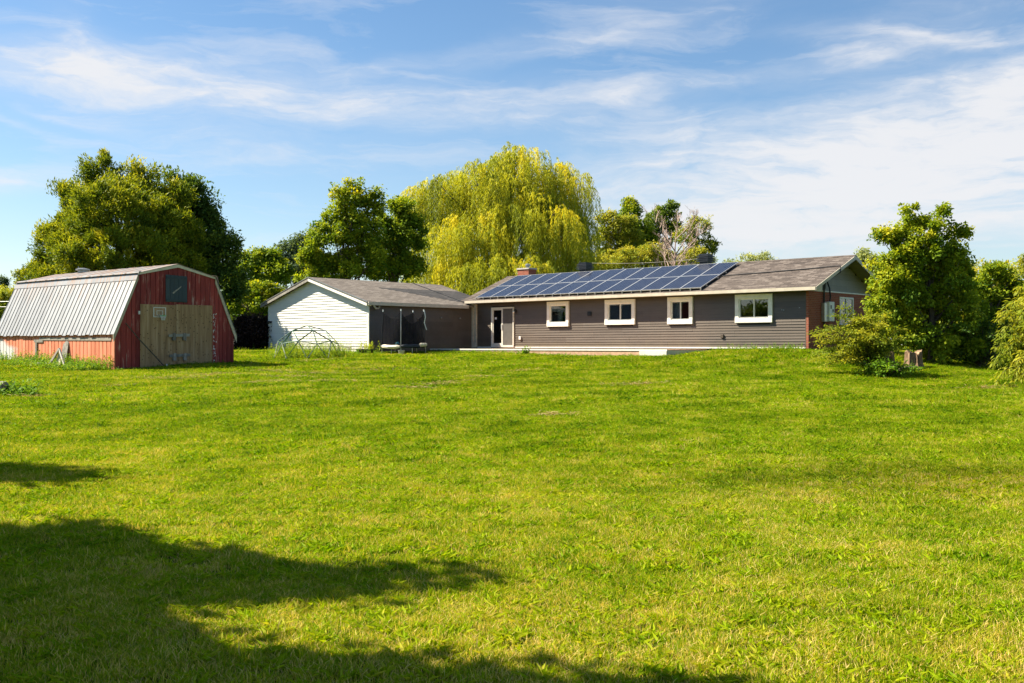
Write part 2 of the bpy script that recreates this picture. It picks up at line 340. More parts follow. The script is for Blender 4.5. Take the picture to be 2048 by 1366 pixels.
def empty(name, loc, rz=0, parent=None):
    o = bpy.data.objects.new(name, None); C.objects.link(o); o.location = loc; o.rotation_euler = (0, 0, rz); o.parent = parent; o.empty_display_size = .2
    return o
def link_mesh(name, me, parent, loc=(0, 0, 0), rot=(0, 0, 0)):
    o = bpy.data.objects.new(name, me); C.objects.link(o); o.parent = parent; o.location = loc; o.rotation_euler = rot; return o
def bevel(o, wd=.01, seg=1):
    m = o.modifiers.new('bevel', 'BEVEL'); m.width = wd; m.segments = seg; m.limit_method = 'ANGLE'; return o
def set_uv(o, fn):
    me = o.data; uv = me.uv_layers.new(name='uv')
    for p in me.polygons:
        for li in p.loop_indices: uv.data[li].uv = fn(me.vertices[me.loops[li].vertex_index].co)

# ------------------------------------------------------------------ terrain
_PY = [-200, 6, 12, 20, 26, 30, 36, 40, 45, 50, 60, 90, 6000]; _PZ = [0, 0, .05, .22, .38, .5, .67, .88, 1.13, 1.27, 1.36, 1.40, 1.40]
def hz_np(x, y):
    k = 0
    for dy in (-3, -1.5, 0, 1.5, 3): k = k+np.interp(y+dy, _PY, _PZ)
    zz = k/5.0
    zz = zz+.50*np.exp(-((x-11.3)/5.0)**2-((y-39.4)/5.6)**2)
    zz = zz+(.035*np.sin(x*.55+1.3)*np.sin(y*.41)+.02*np.sin(x*1.1+y*.7))*np.clip((80-np.abs(y-20))/60, 0, 1)*np.clip((60-np.abs(x))/30, 0, 1)
    return zz
def hz(x, y): return float(hz_np(np.array([float(x)]), np.array([float(y)]))[0])
xs = sorted(set([round(v, 3) for v in np.concatenate([np.arange(-60, 60.1, 1.0), [-3000, -1500, -800, -400, -220, -150, -110, -85, -70, 70, 85, 110, 150, 220, 400, 800, 1500, 3000]])]))
ys = sorted(set([round(v, 3) for v in np.concatenate([np.arange(-20, 80.1, 1.0), [-1500, -600, -250, -120, -60, -35, 90, 105, 130, 170, 230, 320, 500, 900, 1600, 3000, 5000]])]))
gx, gy = np.meshgrid(xs, ys); gz = hz_np(gx.ravel(), gy.ravel())
V = np.stack([gx.ravel(), gy.ravel(), gz], 1); nx = len(xs); ny = len(ys)
F = [(j*nx+i, j*nx+i+1, (j+1)*nx+i+1, (j+1)*nx+i) for j in range(ny-1) for i in range(nx-1)]
me = bpy.data.meshes.new('ground'); me.from_pydata(V.tolist(), [], F); me.polygons.foreach_set('use_smooth', [True]*len(F))
m, t = new_mat('ground'); pos = t.new('ShaderNodeNewGeometry').outputs['Position']
n1 = t.noise(pos, .35, 5, .6); n2 = t.noise(pos, 7, 6, .7); n3 = t.noise(t.mapv(pos, (.6, .25, 1), rot=(0, 0, .5)), .6, 4)
f = t.m('ADD', t.m('MULTIPLY', n1, .35), t.m('ADD', t.m('MULTIPLY', n2, .4), t.m('MULTIPLY', n3, .25)))
c = t.ramp(f, [(0.30, (0.026, 0.045, 0.004)), (0.5, (0.050, 0.075, 0.006)), (0.68, (0.080, 0.085, 0.012)), (0.8, (0.10, 0.08, 0.025))])
finish(t, c, 1.0, 0, n2, .6, .05, 0.0)
me.materials.append(m); ground = bpy.data.objects.new('ground', me); C.objects.link(ground)
tag(ground, 'wide mown green lawn rising gently towards the house', 'lawn', kind='structure')

def at(px, py, Y): return Vector(((px-1024)/2050*Y, Y, EYE+(690-py)/2050*Y))
def ground_hit(px, py):
    y = 3.0
    while y < 80:
        x = (px-1024)/2050*y; z = EYE+(690-py)/2050*y
        if z <= hz(x, y): return x, y
        y += .1
    return x, y

# ------------------------------------------------------------------ house and garage (share one axis system)
TH = 0.823; HO = Vector((11.434, 39.774, EYE-.082))
HROT = TH-math.pi/2
hx = Vector((math.sin(TH), -math.cos(TH), 0)); hy = Vector((math.cos(TH), math.sin(TH), 0))
L, HS, OV, RK, D = 18.23, 2.19, .53, .63, 5.9
TP = math.tan(.384); EAVE_T = HS+.12
def roof_z(y): return EAVE_T+(min(y, D-y)+OV)*TP
RIDGE = roof_z(D/2)
house = empty('house', HO, HROT)
tag(house, 'long low dark brown sided house with solar panels on its shingled roof', 'house')

WIN = [(-13.26, -11.92, .95, 2.13, 1), (-9.80, -8.13, .99, 2.12, 2), (-6.41, -5.14, .97, 2.13, 2), (-3.11, -1.43, .98, 2.13, 2)]
DOOR = (-16.96, -15.43, -.02, 1.95)
OPEN = [(x0+.12, x1-.12, z0+.12, z1-.12) for x0, x1, z0, z1, _ in WIN]+[(DOOR[0]+.03, DOOR[1]-.03, -.5, DOOR[3]-.03)]
def pieces(x0, x1, z0, z1, opens):
    """x intervals of a horizontal strip left after the openings that overlap it"""
    cuts = sorted((a, b) for a, b, c, d in opens if c < z1-1e-4 and d > z0+1e-4)
    out = []; cur = x0
    for a, b in cuts:
        if a > cur+.01: out.append((cur, min(a, x1)))
        cur = max(cur, b)
    if cur < x1-.01: out.append((cur, x1))
    return out
# wall core with openings
wb = MB(); zc = sorted(set([-.35, HS+.1]+[v for o in OPEN for v in (max(o[2], -.35), o[3])]))
for a, b in zip(zc[:-1], zc[1:]):
    for (p, q) in pieces(-L, -.02, a, b, OPEN): wb.box(p, q, .0, .14, a, b)
front = wb.build('front_wall', 'dark_wall', house)
def siding_run(wall, x0, x1, z0, z1, lap, mat, opens=(), profile=None, y=0.0, axis='x', dep=.026, name='siding_board'):
    """double-lap vinyl boards; axis x: board runs along x on a plane y facing -y; axis y: runs along y on plane x=y facing +x"""
    h = 2*lap; z = z0
    while z < z1-.01:
        zt = min(z+h, z1); runs = pieces(x0, x1, z, zt, opens) if profile is None else [profile(z, zt)]
        cut = []
        for (a, b) in runs:
            if b-a < .02: continue
            c_ = a; nxt = a+((z*7.31+1.7) % 3.66)
            while nxt < b-.5:
                if nxt > c_+.5: cut.append((c_, nxt-.0015)); c_ = nxt+.0015
                nxt += 3.66
            cut.append((c_, b))
        for (a, b) in cut:
            jt = random.uniform(-.0025, .0025)
            pr = [(0.0, z+.006), (-dep+jt, z), (-.004, z+lap), (-dep+jt, z+lap-.004), (-.004, zt), (0.0, zt)]
            if zt-z < h*.75: pr = [(0.0, z+.006), (-dep, z), (-.004, zt), (0.0, zt)]
            if axis == 'x': mb = MB().prism([(a, y+p, zz) for p, zz in pr], (b-a, 0, 0))
            else: mb = MB().prism([(y-p, a, zz) for p, zz in pr], (0, b-a, 0))
            mb.build(name, mat, wall)
        z += h
siding_run(front, -L+.02, -.035, 0.0, HS+.02, .112, 'siding_dark', OPEN, y=-.002)
MB().box(-L, -.03, -.03, -.002, -.06, -.004).build('base_strip', 'trim_white', house)
MB().box(-L, -.02, .01, .15, -.5, -.09).build('foundation', 'concrete', house)
MB().box(-.036, .0, -.042, -.001, -.02, HS).build('corner_trim', 'siding_dark', house)
# brick end wall, gable siding
brk = MB(); 
bw_open = (2.62, 3.9, .95, 2.04)
for a, b in ((-.5, .95), (.95, 2.04), (2.04, HS)):
    for (p, q) in pieces(-.045, D, a, b, [bw_open]): brk.box(.002, .10, p, q, a, b)
end_wall = brk.build('brick_wall', 'brick', house)
gw = MB().prism([(.0, 0, HS), (.0, D, HS), (.0, D/2, roof_z(D/2)-.14)], (.04, 0, 0)).build('gable_wall', 'dark_wall', house)
gz = lambda z: max(0.0, (z-HS)/TP-.0)
siding_run(gw, 0, 0, HS+.045, RIDGE-.22, .125, 'siding_gable', profile=lambda a, b: (max(.03, (a-HS-.10)/TP+.0), D-max(.03, (a-HS-.10)/TP)), y=.042, axis='y', name='gable_board')
MB().box(.035, .12, 0, D, HS, HS+.045).build('gable_sill', 'trim_white', house)
bk = MB().box(-L, .0, D-.12, D, -.5, HS+.1); bk.build('back_wall', 'siding_dark', house)
MB().prism([(-L, .14, -.5), (-L, D-.12, -.5), (-L, D-.12, HS), (-L, D/2, RIDGE-.16), (-L, .14, HS)], (.12, 0, 0)).build('end_wall', 'siding_dark', house)
MB().box(-L+.12, -.005, .15, D-.13, -.2, -.12).build('floor', 'interior', house)
MB().box(-L+.12, -.005, .141, D-.125, HS-.03, HS).build('ceiling', 'interior', house)
MB().box(-L+.12, -.005, 3.6, 3.68, -.12, HS-.03).build('inner_wall', 'interior', house)
# roof
X0, X1 = -L-.45, RK
rf = MB(); TH_R = .10
for sgn in (0, 1):
    ye = -OV if sgn == 0 else D+OV
    poly = [(X0, ye, EAVE_T), (X0, D/2, RIDGE), (X0, D/2, RIDGE-TH_R), (X0, ye, EAVE_T-TH_R*.2)]
    rf.prism(poly, (X1-X0, 0, 0))
roof = rf.build('roof', 'shingles', house)
set_uv(roof, lambda c: (c.x+40, math.hypot(min(c.y, D-c.y)+OV, c.z-EAVE_T)))
rc = MB(); 
for k in range(64):
    xa = X0+k*(X1-X0)/64; xb = xa+(X1-X0)/64+.03
    rc.prism([(xa, D/2-.15, RIDGE-.15*TP+.012), (xa, D/2, RIDGE+.022), (xa, D/2+.15, RIDGE-.15*TP+.012), (xa, D/2, RIDGE-.0)], (xb-xa, 0, -.004))
o = rc.build('ridge_cap', 'shingles', roof); set_uv(o, lambda c: (c.x*1.3, c.y*2))
MB().box(-L-.12, X1, -OV-.035, -OV-.002, HS-.012, EAVE_T-.006).build('fascia', 'trim_beige', roof)
MB().box(-L-.12, X1-.03, -OV-.0015, .02, HS-.006, HS+.006).build('eave_soffit', 'soffit', roof)
MB().box(-L-.12, X1, D+OV+.002, D+OV+.035, HS-.03, EAVE_T-.006).build('fascia', 'trim_beige', roof)
for sgn in (0, 1):
    ye = -OV-.02 if sgn == 0 else D+OV+.02
    za = EAVE_T-.02; 
    MB().prism([(X1+.002, ye, za), (X1+.002, D/2, RIDGE-.006), (X1+.002, D/2, RIDGE-.17), (X1+.002, ye, za-.13)], (.03, 0, 0)).build('rake_board', 'trim_beige', roof)
    # sloped rake soffit, thin sheet under the overhang
    MB().prism([(.05, ye*.0+(-.02 if sgn == 0 else D+.02), EAVE_T+OV*TP-.125), (.05, D/2, RIDGE-.125), (.05, D/2, RIDGE-.14), (.05, -.02 if sgn == 0 else D+.02, EAVE_T+OV*TP-.14)], (X1-.06, 0, 0)).build('rake_soffit', 'soffit', roof)
MB().prism([(X1, -OV-.02, HS-.03), (X1, .02, HS-.03), (X1, .02, HS+.22), (X1, -OV-.02, HS+.10)], (-.03, 0, 0)).build('eave_return', 'trim_beige', roof)
# corner post between house and garage
MB().box(-L-.02, -L+.10, -.16, -.05, -.05, HS-.02).box(-L+.13, -L+.27, -.13, -.035, -.05, HS-.02).build('corner_post', 'trim_cream', house)

# windows
def window(x0, x1, z0, z1, panes, parent=house):
    wnd = empty('window', (0, 0, 0), 0, parent)
    tw = .17
    MB().box(x0, x1, -.10, -.012, z1-tw, z1).build('trim_board', 'trim_white', wnd)
    MB().box(x0, x1, -.11, -.012, z0, z0+tw+.02).build('trim_board', 'trim_white', wnd)
    MB().box(x0, x0+tw, -.095, -.012, z0+tw+.02, z1-tw).build('trim_board', 'trim_white', wnd)
    MB().box(x1-tw, x1, -.095, -.012, z0+tw+.02, z1-tw).build('trim_board', 'trim_white', wnd)
    for o in wnd.children: bevel(o, .006)
    a0, a1, b0, b1 = x0+tw, x1-tw, z0+tw+.02, z1-tw; fw = .045
    mb = MB().box(a0-.03, a1+.03, -.045, .06, b1-fw, b1+.03).box(a0-.03, a1+.03, -.045, .06, b0-.03, b0+fw).box(a0-.03, a0+fw, -.044, .06, b0+fw, b1-fw).box(a1-fw, a1+.03, -.044, .06, b0+fw, b1-fw)
    sash = mb.build('sash', 'trim_white', wnd)
    if panes == 2:
        xm = (a0+a1)/2; MB().box(xm-.022, xm+.022, -.04, .03, b0+fw, b1-fw).build('mullion', 'trim_white', wnd)
        MB().box(a0+fw, xm-.022, -.008, -.002, b0+fw, b1-fw).build('pane', 'glass', wnd)
        MB().box(xm+.022, a1-fw, .004, .010, b0+fw, b1-fw).build('pane', 'glass', wnd)
    else:
        MB().box(a0+fw, a1-fw, -.008, -.002, b0+fw, b1-fw).build('pane', 'glass', wnd)
    return wnd, a0, a1, b0, b1
def curtain(wnd, xa, xb, za, zb, y=.25):
    n = max(6, int((xb-xa)/.035)); pts = [(xa+(xb-xa)*i/n, y+.025*math.sin(i*1.9)) for i in range(n+1)]
    mb = MB(); 
    for (p, q) in zip(pts[:-1], pts[1:]):
        i = len(mb.v); mb.v += [Vector((p[0], p[1], za)), Vector((q[0], q[1], za)), Vector((q[0], q[1], zb)), Vector((p[0], p[1], zb))]; mb.f.append((i, i+1, i+2, i+3))
    mb.build('curtain', 'curtain', wnd)
for i, (x0, x1, z0, z1, pn) in enumerate(WIN):
    wnd, a0, a1, b0, b1 = window(x0, x1, z0, z1, pn)
    if i == 0: curtain(wnd, a0+.18, a0+.52, b0-.1, b1-.18, .30); curtain(wnd, a0+.50, a1+.1, b0-.1, b0+.45, .4)
    if i == 2: curtain(wnd, a0-.05, a0+.28, b0-.2, b1+.05)
# sliding door
dr = empty('patio_door', (0, 0, 0), 0, house); x0, x1, z0, z1 = DOOR
MB().box(x0, x1, -.07, .08, z1-.07, z1).box(x0, x0+.075, -.0695, .08, z0+.09, z1-.07).box(x1-.06, x1, -.0695, .08, z0+.09, z1-.07).box(x0, x1, -.085, .08, z0, z0+.09).build('door_frame', 'door_vinyl', dr)
xm = (x0+x1)/2
MB().box(xm-.07, xm+.02, -.05, .0, z0+.09, z1-.07).box(x0+.075, x0+.14, -.05, 0, z0+.09, z1-.07).box(x0+.14, xm-.07, -.049, 0, z0+.09, z0+.19).box(x0+.14, xm-.07, -.049, 0, z1-.14, z1-.07).build('sliding_panel', 'door_vinyl', dr)
MB().box(x0+.14, xm-.07, -.028, -.022, z0+.19, z1-.14).build('pane', 'glass', dr)
MB().box(xm+.02, x1-.06, .02, .026, z0+.09, z1-.07).build('pane', 'glass', dr)
MB().box(xm+.021, x1-.061, -.040, -.036, z0+.09, z1-.07).build('insect_screen', 'screen_mesh', dr)
MB().box(xm-.055, xm-.03, -.085, -.05, .85, 1.12).build('door_handle', 'white_plastic', dr)
curtain(dr, x0+.35, xm-.08, .9, 1.45, .35)
MB().box(x0+.22, x0+.36, -.034, -.029, 1.36, 1.46).build('sticker', 'white_plastic', dr)
# wall fittings
lp = MB().box(-15.36, -15.28, -.06, -.022, 1.70, 1.84).tube([(-15.32, -.10, 1.66), (-15.32, -.10, 1.80)], [.055, .05], 8).build('wall_lamp', 'black_plastic', house)
MB().ball((-15.36, -.13, 1.70), .06, 8, 6).build('lamp_globe', 'white_plastic', lp)
bevel(MB().box(-15.08, -14.95, -.085, -.022, .34, .50).build('outlet_box', 'white_plastic', house), .01)
bevel(MB().box(-10.83, -10.60, -.06, -.022, 1.41, 1.61).build('vent_cover', 'black_plastic', house), .01)
for k in range(3): MB().box(-10.81, -10.62, -.075, -.061, 1.44+k*.055, 1.465+k*.055).build('louver', 'black_plastic', house)
bevel(MB().box(-3.80, -3.66, -.08, -.022, .37, .52).build('outlet_box', 'siding_dark', house), .01)
for xx, yy in ((-1.05, 1.45), (-.97, 1.44), (-.30, 1.52)): MB().box(xx, xx+.03, -.05, -.02, yy, yy+.035).build('hook', 'grey_metal', house)
# fittings on the brick end wall
bevel(MB().box(.101, .24, 1.02, 1.28, 1.0, 1.75).build('meter_box', 'grey_metal', house), .01)
bx2 = bevel(MB().box(.101, .30, 1.34, 1.78, 1.02, 1.80).build('inverter_box', 'white_plastic', house), .015)
MB().box(.301, .306, 1.42, 1.52, 1.52, 1.66).box(.301, .306, 1.58, 1.70, 1.40, 1.50).build('box_label', 'black_plastic', bx2)
MB().tube([(.16, 1.15, -.2), (.16, 1.15, HS+.25), (.20, 1.2, HS+.33)], .035, 6).build('conduit', 'black_plastic', house)
MB().tube([(.20, 1.55, 1.80), (.20, 1.62, 2.0), (.18, 1.58, 2.35), (.16, 1.40, 2.62), (.16, 1.28, 2.66), (.16, 1.24, 2.5), (.16, 1.22, 2.3)], .03, 6).build('conduit', 'black_plastic', house)
wd = empty('window', (0, 0, 0), 0, house)
MB().box(.08, .13, 2.62, 3.90, 1.97, 2.04).box(.08, .13, 2.62, 2.70, .95, 1.97).box(.08, .13, 3.82, 3.90, .95, 1.97).box(.08, .13, 3.2, 3.28, .95, 1.97).build('sash', 'trim_white', wd)
MB().box(.075, .16, 2.58, 3.94, .90, .95).build('sill', 'trim_white', wd)
MB().box(.095, .10, 2.70, 3.2, .95, 1.97).build('pane', 'glass', wd); MB().box(.095, .10, 3.28, 3.82, .95, 1.97).build('pane', 'glass', wd)
# chimney
ch = MB().box(-18.20, -17.42, 3.25, 3.85, 2.6, 4.08).build('chimney', 'brick', house)
MB().box(-18.24, -17.38, 3.21, 3.89, 4.081, 4.16).build('chimney_cap', 'concrete', ch)
MB().tube([(-17.74, 3.55, 4.15), (-17.74, 3.55, 4.27)], .09, 10).tube([(-17.74, 3.55, 4.27), (-17.74, 3.55, 4.34), (-17.74, 3.55, 4.40)], [.15, .15, .06], 12).build('flue', 'grey_metal', ch)
# roof vents
def roof_vent(x, y):
    e = empty('roof_vent', (x, y, RIDGE-.18), 0, house)
    MB().box(-.20, .20, -.20, .20, -.05, .36).build('neck', 'vent_metal', e)
    for k in range(4):
        s = .30+.015*(k % 2)-.02*(k == 3)
        MB().prism([(-s, -s, .30+k*.075), (s, -s, .30+k*.075), (s, s, .30+k*.075), (-s, s, .30+k*.075)], (0, 0, .042)).build('louver', 'vent_metal', e)
    MB().box(-.23, .23, -.23, .23, .36, .60).build('core', 'black_plastic', e)
    MB().prism([(-.24, -.24, .60), (.24, -.24, .60), (.24, .24, .60), (-.24, .24, .60)], (0, 0, .05)).build('lid', 'vent_metal', e)
roof_vent(-13.42, 3.02); roof_vent(-6.45, 3.02)

# solar array
sol = empty('solar_array', HO, HROT); tag(sol, 'two rows of blue solar panels with pale frames covering the house roof', 'solar panels')
cp, sp_ = math.cos(.384), math.sin(.384); up = Vector((0, cp, sp_)); nr = Vector((0, -sp_, cp)); PW, PH = 1.01, 1.67
def slope(x, tt, lift): return Vector((x, -OV, EAVE_T))+up*tt+nr*lift
fr = MB(); fw = .024
O0 = Vector((0, 0, 0))
fr.obox(O0, (.995, 0, 0), (0, fw, 0), (0, 0, .04)).obox((0, 1.65-fw, 0), (.995, 0, 0), (0, fw, 0), (0, 0, .04)).obox((0, fw, 0), (fw, 0, 0), (0, 1.65-2*fw, 0), (0, 0, .04)).obox((.995-fw, fw, 0), (fw, 0, 0), (0, 1.65-2*fw, 0), (0, 0, .04))
fme = fr.mesh('panel_frame', 'alu_frame')
gl = MB().box(fw, .995-fw, fw, 1.65-fw, .006, .034); gme = gl.mesh('panel_glass', 'solar_cells')
uvl = gme.uv_layers.new(name='uv')
for p in gme.polygons:
    for li in p.loop_indices:
        co = gme.vertices[gme.loops[li].vertex_index].co; uvl.data[li].uv = ((co.x-fw)/(.995-2*fw), (co.y-fw)/(1.65-2*fw))
PT0 = .12
for r_ in range(2):
    for k in range(13):
        x = -4.50-(k+1)*PW
        p = link_mesh('solar_panel', fme, sol, slope(x, PT0+r_*PH, .085+random.uniform(-.003, .003)), (.384, 0, 0)); link_mesh('panel_glass', gme, p)
for tt in (.40, 1.35, 2.05, 3.0):
    MB().obox(slope(-4.45-13*PW, PT0+tt, .03), (13*PW, 0, 0), up*.04, nr*.05).build('rail', 'grey_metal', sol)
for k in range(27):
    x = -4.50-13*PW*k/26
    MB().obox(slope(x-.02, PT0-.035, .02), (.04, 0, 0), up*.05, nr*.10).build('clip', 'alu_frame', sol)
MB().tube([slope(-4.42, 1.75, .05), slope(-3.6, 1.9, .035), slope(-2, 2.05, .03), slope(-.5, 2.2, .03), slope(.45, 2.28, .05), slope(.66, 2.25, .06), Vector((.70, 1.45, 2.95)), Vector((.45, 1.35, 2.78)), Vector((.2, 1.25, 2.62))], .022, 6).build('roof_cable', 'black_plastic', sol)

# garage wing
gar = empty('garage', HO, HROT); tag(gar, 'white gabled garage wing with dark side wall and grey shingle roof', 'garage')
UG, WG, G, HG, PG, UA, GB = 18.27, 8.065, 6.816, 1.985, .285, 4.32, 1.7
tg = math.tan(PG); AX = -UG-UA; AZ = HG+UA*tg; XL = -UG-WG; HL = AZ-(WG-UA)*tg
def gtop(x): return AZ-abs(x-AX)*tg
fw_ = MB().prism([(XL, -G+.02, -.6), (-UG, -G+.02, -.6), (-UG, -G+.02, HG), (AX, -G+.02, AZ), (XL, -G+.02, HL)], (0, .12, 0)).build('front_wall', 'siding_white', gar)
def gprof(a, b):
    za = (a+b)/2
    lo = XL if za < HL else AX-(AZ-za)/tg
    hi = -UG-.09 if za < HG else min(-UG-.09, AX+(AZ-za)/tg)
    return (max(XL+.10, lo) if za < HL else lo, hi)
siding_run(fw_, XL, -UG, -.35, AZ-.02, .127, 'siding_white', profile=gprof, y=-G+.018, dep=.034)
for (xa, xb) in ((XL-.01, XL+.10), (-UG-.09, -UG+.02)):
    MB().box(xa, xb, -G-.02, -G+.03, -.4, min(gtop(xa), gtop(xb))-.02).build('corner_trim', 'trim_white', gar)
rw = MB().box(-UG-.12, -UG-.002, -G+.14, .0, -.6, HG).build('side_wall', 'dark_wall', gar)
siding_run(rw, -G+.02, -.02, -.35, HG+.02, .112, 'siding_dark', profile=lambda a, b: (-G+.035, -.03), y=-UG, axis='y')
MB().box(XL, XL+.12, -G+.14, GB, -.6, HL-.02).build('side_wall', 'siding_white', gar)
MB().prism([(XL, GB-.12, -.6), (-UG-.1, GB-.12, -.6), (-UG-.1, GB-.12, HG), (AX, GB-.12, AZ), (XL, GB-.12, HL)], (0, .1, 0)).build('back_wall', 'siding_white', gar)
YF, YB = -G-.24, GB+.1; OGR, OGL = .18, .34; RT = .14
gr_ = MB().prism([(AX, YF, AZ+RT), (-UG+OGR, YF, HG-OGR*tg+RT), (-UG+OGR, YF, HG-OGR*tg+.045), (AX, YF, AZ+.03)], (0, YB-YF, 0))
gr_.prism([(AX, YF, AZ+RT), (XL-OGL, YF, HL-OGL*tg+RT), (XL-OGL, YF, HL-OGL*tg+.045), (AX, YF, AZ+.03)], (0, YB-YF, 0))
groof = gr_.build('roof', 'shingles_garage', gar)
set_uv(groof, lambda c: (c.y+20, abs(c.x-AX)/math.cos(PG)+.03))
# darker replaced shingles: stepped courses on the near slope
nrow = 14
for k in range(nrow):
    ta = 1.55+k*.2; tb = ta+.2
    if tb > (UA+OGR)/math.cos(PG)-.01: break
    y0 = -3.9+k*.30+random.uniform(-.08, .08)
    def gp(tt, y, lift): return Vector((AX+tt*math.cos(PG)+lift*math.sin(PG), y, AZ+RT-tt*math.sin(PG)+lift*math.cos(PG)))
    a, b = gp(ta, y0, .0005), gp(tb, y0, .0005)
    n_ = Vector((math.sin(PG), 0, math.cos(PG)))
    pm = MB().obox(a, (0, YB-.02-y0, 0), b-a, n_*.008).build('shingle_course', 'shingles_patch', groof)
    set_uv(pm, lambda c: (c.y+20, abs(c.x-AX)/math.cos(PG)))
MB().obox(gp(.0, -.35, .002), (0, .05, 0), gp(4.5, -.35, .002)-gp(0, -.35, .002), Vector((math.sin(PG), 0, math.cos(PG)))*.03).build('flashing', 'black_plastic', groof)
MB().box(-UG+OGR, -UG+OGR+.10, YF+.02, -OV-.06, HG-OGR*tg-.02, HG-OGR*tg+RT-.01).build('gutter', 'trim_beige', gar)
MB().tube([(-UG+OGR+.05, YF+.35, HG-.03), (-UG+OGR+.06, YF+.38, HG-.13), (-UG+OGR+.02, YF+.5, HG-.22), (-UG+.12, YF+.72, HG-.20), (-UG+.10, YF+.8, HG-.12)], .04, 8).build('downspout_elbow', 'trim_cream', gar)
# rake boards of the garage gable (outer drip edge pale, face dark and weathered)
for (xa, za, xb, zb) in ((AX, AZ, -UG+OGR, HG-OGR*tg), (XL-OGL, HL-OGL*tg, AX, AZ)):
    MB().prism([(xa, YF-.03, za+.06), (xb, YF-.03, zb+.06), (xb, YF-.03, zb-.06), (xa, YF-.03, za-.06)], (0, .028, 0)).build('rake_board', 'weathered_wood' if xa < AX else 'trim_white', groof)
    MB().prism([(xa, YF-.035, za+RT+.012), (xb, YF-.035, zb+RT+.012), (xb, YF-.035, zb+RT-.03), (xa, YF-.035, za+RT-.03)], (0, .06, 0)).build('drip_edge', 'grey_metal', groof)
    MB().prism([(xa, -G-.025, za+.0), (xb, -G-.025, zb+.0), (xb, -G-.025, zb-.07), (xa, -G-.025, za-.07)], (0, .02, 0)).build('frieze_board', 'trim_white', groof)
MB().box(XL-OGL-.03, XL-OGL, YF, YB, HL-OGL*tg, HL-OGL*tg+.12).build('fascia', 'weathered_wood', gar)
sl = MB().box(-26.16, -26.04, -G-.10, -G+.01, 1.20, 1.30).tube([(-26.10, -G-.10, 1.25), (-26.06, -G-.24, 1.20)], [.05, .08], 8).build('security_lamp', 'black_plastic', gar)
for yy in (-2.3, -1.0): MB().ball((-UG+.07, yy, 1.42), .035, 8, 6).box(-UG+.0, -UG+.05, yy-.03, yy+.03, 1.39, 1.45).build('wall_hook', 'grey_metal', gar)

# deck
deck = empty('deck', HO, HROT); tag(deck, 'low wooden deck with white edge in front of the patio door', 'deck')
dx0, dx1, dy0 = -UG+.04, -4.45, -3.0
k = 0; y = dy0
while y < -.10:
    MB().box(dx0, dx1, y, min(y+.135, -.04), -.135, -.10).build('deck_plank', 'deck_wood', deck); y += .145
MB().box(dx0, dx1+.04, dy0-.045, dy0-.006, -.155, -.093).build('edge_board', 'deck_white', deck)
MB().box(dx0, dx1, dy0-.02, dy0+.02, -.36, -.157).build('rim_joist', 'deck_wood', deck)
MB().box(dx1+.002, dx1+.04, dy0, -.1, -.36, -.137).build('rim_joist', 'deck_white', deck)
MB().box(dx1-1.3, dx1+.02, dy0-.06, dy0-.022, -.34, -.158).build('front_board', 'deck_white', deck)
for k in range(8): MB().box(dx0+.2+k*1.9, dx0+.3+k*1.9, dy0+.1, dy0+.2, -.6, -.14).build('deck_post', 'weathered_wood', deck)

def H2W(x, y, z=0): return HO+hx*x+hy*y+Vector((0, 0, z))

# ------------------------------------------------------------------ barn
TB = .886; BO = Vector((-13.93, 36.0, EYE-.951)); barn = empty('barn', BO, TB-math.pi/2)
tag(barn, 'weathered red gambrel barn with grey metal roof and plywood doors', 'barn')
bxv = Vector((math.sin(TB), -math.cos(TB), 0)); byv = Vector((math.cos(TB), math.sin(TB), 0))
BW, HE, XB, ZB, HR, BL_ = 4.94, 1.49, .861, 3.488, 3.884, 9.08
def btop(y):
    y = min(y, BW-y)
    return HE+(ZB-HE)*y/XB if y < XB else ZB+(HR-ZB)*(y-XB)/(BW/2-XB)
def gable_poly(x, y0, y1, zb, ztop=None, drop=0.0):
    br = [v for v in (XB, BW/2, BW-XB) if y0+1e-3 < v < y1-1e-3]
    tp = [(x, yy, (min(btop(yy), ztop) if ztop else btop(yy))-drop) for yy in [y1]+br[::-1]+[y0]]
    return [(x, y0, zb), (x, y1, zb)]+tp
fwall = MB().prism(gable_poly(-.08, .02, BW-.02, -.4, drop=.03), (.06, 0, 0)).build('front_wall', 'dark_wall', barn)
y = 0.0; nb = 0
while y < BW-.02:
    wd_ = random.choice((.165, .19, .205, .225)); y1 = min(y+wd_, BW)
    if BW-y1 < .09: y1 = BW
    th = .022+random.uniform(0, .008); zb_ = -.35
    MB().prism(gable_poly(-.018, y+.008, y1-.010, zb_, drop=.01), (th, 0, 0)).build('plank', 'barn_red', fwall); y = y1
bwall = MB().prism(gable_poly(-BL_, .02, BW-.02, -.4, drop=.03), (.05, 0, 0)).build('back_wall', 'barn_red', barn)
swall = MB().box(-BL_, -.085, .03, .08, -.4, HE).build('side_wall', 'dark_wall', barn)
MB().box(-BL_, -.085, BW-.08, BW-.03, -.4, HE).build('side_wall', 'barn_red', barn)
x = -.0; 
while x > -BL_:
    wd_ = .265+random.uniform(-.02, .02); xa = max(x-wd_, -BL_)
    q = random.uniform(-.006, .006)
    MB().box(xa+.026, x-.018, -.03, .029, -.4, HE-.02+q).build('plank', 'barn_orange', swall); x = xa
